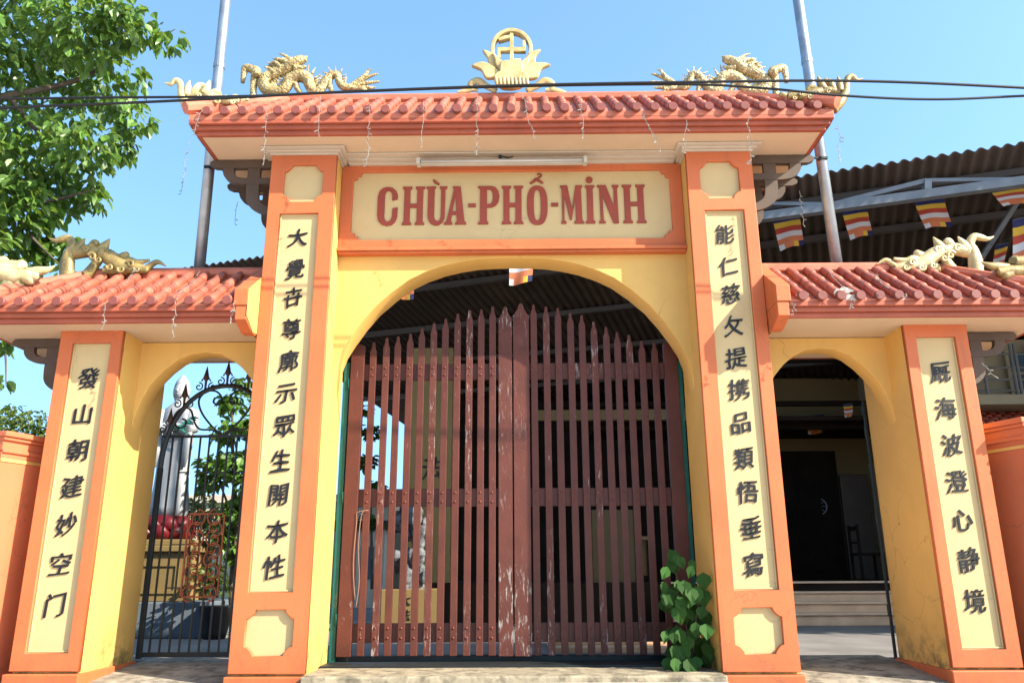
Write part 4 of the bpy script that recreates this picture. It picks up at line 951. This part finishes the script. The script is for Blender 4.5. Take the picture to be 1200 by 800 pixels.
b.tube([(P0.x+.04, YS-.29, zb+.60*Ht), (P0.x+.16, YS-.30, zb+.58*Ht), (P0.x+.30, YS-.31, zb+.54*Ht)], .01, 5)
b.build('willow_sprig', TEAL, t)
b = MB(); b.tube([(P0.x+.02, YS-.28, zb+.55*Ht), (P0.x+.02, YS-.28, zb+.58*Ht), (P0.x+.02, YS-.28, zb+.62*Ht), (P0.x+.02, YS-.28, zb+.65*Ht)], [.03, .05, .03, .04], 10); b.build('vase', STONEW, t, 0, True)
zl = at(195, 633, YS).z
t = thing('lotus_pedestal', 'yellow square pedestal with red lotus petals under the white statue', 'pedestal', (P0.x, YS, -.03))
b = MB()
for lay in range(2):
    for j in range(9):
        a = 2*math.pi*(j+.5*lay)/9; c0 = Vector((P0.x, YS, zl+.02+.10*lay)); dv = Vector((math.cos(a), math.sin(a), 0))
        r0 = .30-.01*lay; b.tube([c0+dv*(r0-.12), c0+dv*r0+Vector((0, 0, .02)), c0+dv*(r0+.05)+Vector((0, 0, .08)), c0+dv*(r0+.05)+Vector((0, 0, .14)), c0+dv*(r0+.02)+Vector((0, 0, .19))], [.06, .13, .12, .07, .006], 8, ref=tuple(dv), ry=.4)
b.tube([(P0.x, YS, zl), (P0.x, YS, zb)], [.3, .28], 20)
b.build('lotus', RED, t, 0, True)
k = MB(); k.box(P0.x-.48, P0.x+.50, YS-.42, YS+.45, .40, zl-.16); pd = k.build('shaft', HALLY, t, .012)
k = MB(); k.box(P0.x-.54, P0.x+.56, YS-.48, YS+.51, zl-.16, zl-.08); k.box(P0.x-.50, P0.x+.52, YS-.44, YS+.47, zl-.08, zl-.001); k.build('cap', HALLY, t, .012)
k = MB()
for a, c in ((-.40, -.36), (.36, .40)): k.box(P0.x+a, P0.x+c, YS-.44, YS-.419, .5, zl-.3)
k.box(P0.x-.36, P0.x+.36, YS-.44, YS-.419, zl-.34, zl-.3); k.box(P0.x-.36, P0.x+.36, YS-.44, YS-.419, .5, .54); k.build('panel_frame', HALLY, pd)
k = MB(); k.box(P0.x-.70, P0.x+.85, YS-.62, YS+.6, -.03, .40); k.build('base', GREYB, t, .015)
# potted plant beside it
q = at(252, 735, 3.9)
t = thing('potted_plant', 'small plant in a black pot beside the pedestal behind the iron gate', 'pot plant', (q.x, 3.9, -.03))
b = MB(); b.tube([(q.x, 3.9, -.03), (q.x, 3.9, .05), (q.x, 3.9, .34), (q.x, 3.9, .36)], [.13, .15, .21, .22], 16); b.build('pot', POT, t, 0, True)
b = MB(); clumps(b, cl([(248, 670, 16, 50), (256, 685, 14, 40), (240, 680, 12, 30)], 3.9), .13, 1, .2); b.build('foliage', LEAFY, t)
# garden greenery and far wall
small_plant('bush', 'olive green bushes before the far cream wall behind the iron gate', 'bush', (at(235, 640, 9).x, 9, -.03), cl([(225, 610, 18, 90), (240, 595, 16, 80), (215, 590, 12, 40), (255, 610, 18, 80)], 9), .13, 1.4, LEAFY, [([tuple(at(235, 690, 9)), tuple(at(232, 600, 9)), tuple(at(236, 570, 9))], .03, .01)])
small_plant('bush', 'slender leafy bush seen between the left pickets of the wooden gate', 'bush', (at(436, 700, 11).x, 11, -.03), cl([(434, 505, 10, 60), (430, 540, 10, 70), (440, 570, 9, 50), (428, 480, 7, 30), (436, 610, 10, 50)], 11), .15, 1.4, LEAFD, [([tuple(at(436, 690, 11)), tuple(at(434, 520, 11))], .04, .012)])
t = thing('compound_wall', 'cream far wall with tiled coping closing the courtyard behind the statue', 'wall', (-8, 15, 0))
k = MB(); k.box(-24, -1.6, 15, 15.2, -.05, 2.55); k.build('wall_body', FARW, t); k = MB(); k.box(-24, -1.6, 14.9, 15.3, 2.55, 2.75); k.build('coping', WHITE, t)
t = thing('white_shed', 'low white outbuilding beyond the courtyard seen between the left pickets', 'outbuilding', (at(436, 640, 13).x, 13, 0))
x0, x1 = span(395, 452, 13); k = MB(); k.box(x0, x1, 13, 14.5, -.03, at(430, 620, 13).z); k.build('wall', WHITE, t); k = MB(); k.box(x0-.2, x1+.2, 12.8, 14.6, at(430, 620, 13).z, at(430, 610, 13).z); k.build('roof', CORR, t)
k = MB(); k.box(*span(425, 440, 13), 12.98, 12.999, .6, at(430, 640, 13).z); k.build('window', GLASS, t)

# house at the right
YH = 6.2
t = thing('neighbour_house', 'cream house with balcony railing and small tiled roof beyond the right boundary wall', 'house', (at(1180, 480, YH).x, YH+1, 0))
xa = at(1128, 440, YH).x
Zp = lambda py: at(1175, py, YH).z
k = MB(); k.box(xa, xa+9, YH+.9, YH+4, -.03, Zp(505)); k.box(xa, xa+9, YH+1.2, YH+4, Zp(468), Zp(375)); k.build('wall', PEBBLE, t)
k = MB(); k.box(xa-.1, xa+9, YH+.1, YH+1.2, Zp(472), Zp(460)); k.build('balcony_slab', PEBBLE, t, .01)
k = MB(); xw = at(1183, 430, YH+1.15).x; k.box(xw, xw+1.4, YH+1.15, YH+1.19, Zp(446), Zp(392)); wn = k.build('window', GLASS, t)
k = MB(); k.box(xw-.06, xw, YH+1.12, YH+1.19, Zp(448), Zp(390)); k.box(xw+.45, xw+.5, YH+1.12, YH+1.148, Zp(446), Zp(392)); k.box(xw+.0, xw+1.4, YH+1.12, YH+1.148, Zp(420), Zp(417)); k.build('frame', PEBBLE, wn)
k = MB()
for py in (455, 442, 428, 412): k.tube([(xa, YH+.15, Zp(py)), (xa+6, YH+.15, Zp(py))], .018, 6)
for px in (1152, 1187, 1192, 1215): x_ = at(px, 430, YH+.15).x; k.tube([(x_, YH+.14, Zp(468)), (x_, YH+.14, Zp(400))], .025, 6)
k.build('railing', mat('grey_railing', (.13, .12, .11), .5), t)
b = MB()
rows_ = 4; z0_, z1_ = Zp(497), Zp(476)
for j in range(rows_):
    f = j/rows_; ya = YH+.25+.6*f; za = z0_+(z1_-z0_)*f
    i = 0
    while i*.16 < 7:
        x_ = xa+i*.16; b.tube([(x_, ya-.02, za+.02), (x_, ya+.18, za+(z1_-z0_)/rows_+.03)], [.085, .075], 8, ry=.6); i += 1
b.build('tiled_roof', mat('red_house_tile', (.42, .09, .05), .6, .3, 6), t, 0, True)
k = MB(); k.box(xa-.1, xa+8, YH+.2, YH+.9, z0_-.10, z0_-.02); k.build('eave_board', PEBBLE, t)

# ---- buddhist flags hung along lines
def flag(tl, tr, h, label, rnd, sway=.06, vis=1.0):
    tl = Vector(tl); tr = Vector(tr); W = tr-tl; o = (tl+tr)/2
    t = bpy.data.objects.new('buddhist_flag', None); COL.objects.link(t); t.location = o
    tag(t, label, 'flag', 'striped flags hung on lines under the awning')
    seed = rnd.uniform(0, 6)
    nx, ny = 10, 18; me = bpy.data.meshes.new('cloth'); V = []; F = []; Mi = []
    for j in range(ny+1):
        f = j/ny
        for i in range(nx+1):
            u = i/nx
            p = tl+W*(u*(1-.12*f)+.06*f*(1+math.sin(seed)))+Vector((sway*f*h, 0, -h*f*(1-.06*math.sin(u*3+seed))))
            p.y += .03*h*math.sin(u*7+seed+f*3)*(.3+f); V.append(p)
    st = [0, 1, 2, 3, 4]
    for j in range(ny):
        for i in range(nx):
            k = j*(nx+1)+i; F.append((k, k+1, k+nx+2, k+nx+1))
            s = int(j/3)
            Mi.append(s if s < 5 else (3, 4, 4, 1, 0)[min(4, int(i/2))] if True else 0)
    me.from_pydata([tuple(v) for v in V], [], F); me.update()
    for m in (BLUEF, YELF, REDF, WHIF, ORAF): me.materials.append(m)
    for p, k in zip(me.polygons, Mi): p.material_index = k; p.use_smooth = True
    link('cloth', me, None, t)
    b = MB(); b.tube([tl, tr], .006, 5); b.build('hem', DARKWIRE, t)
rnd = random.Random(2)
FL = [((905, 256), (937, 251), 37, 4.05, .12, 'leftmost hanging striped flag under the awning, next to the main roof corner'), ((986, 247), (1016, 243), 33, 3.8, .16, 'striped flag under the awning just right of the leaning pole'), ((1071, 236), (1106, 232), 33, 3.45, .16, 'striped flag under the awning straight above the pale finial'),
      ((1160, 223), (1206, 216), 20, 3.1, .35, 'striped flag blown sideways at the top right by the truss'), ((1186, 258), (1222, 250), 55, 2.9, -.15, 'large striped flag at the right photo edge above the low finial'), ((1166, 288), (1182, 284), 30, 3.4, -.3, 'small yellow and red flag tip behind the low right finial'),
      ((597, 290), (627, 288), 42, 3.9, -.02, 'striped flag hanging at the crown of the main arch'), ((462, 316), (486, 313), 36, 4.6, .0, 'striped flag half hidden by the left haunch of the main arch'),
      ((944, 487), (966, 485), 21, 9.0, .0, 'dim striped flag inside the hall seen through the right side arch'), ((988, 474), (999, 473), 14, 7.9, .0, 'smallest dim red flag inside the hall seen through the right side arch')]
for a, c, h, yy, sw_, lab in FL:
    p = at(*a, yy); q = at(*c, yy); u = (at(a[0], a[1]+h, yy)-p).length
    flag(p, q, u, lab, rnd, sw_)
b = MB(); P = [at(*FL[0][0], 4.05), at(*FL[1][0], 3.8), at(*FL[2][0], 3.45), at(*FL[3][0], 3.1), at(1290, 205, 2.8)]
b.tube([at(860, 263, 4.2)]+P, .005, 5); b.tube([at(462, 316, 4.6), at(597, 290, 3.9), at(627, 288, 3.9), at(800, 270, 4.4)], .004, 5)
b.tube([at(300, 330, 5.0), at(462, 316, 4.6)], .004, 5); b.tube([at(880, 480, 9.0), at(944, 487, 9.0), at(966, 485, 9.0), at(1030, 470, 7.9)], .004, 5); b.tube([at(1150, 280, 3.5), at(1166, 288, 3.4), at(1240, 250, 2.8)], .004, 5)
tag(b.build('flag_line', DARKWIRE, None), 'thin dark lines carrying the striped flags under the awning', 'line')
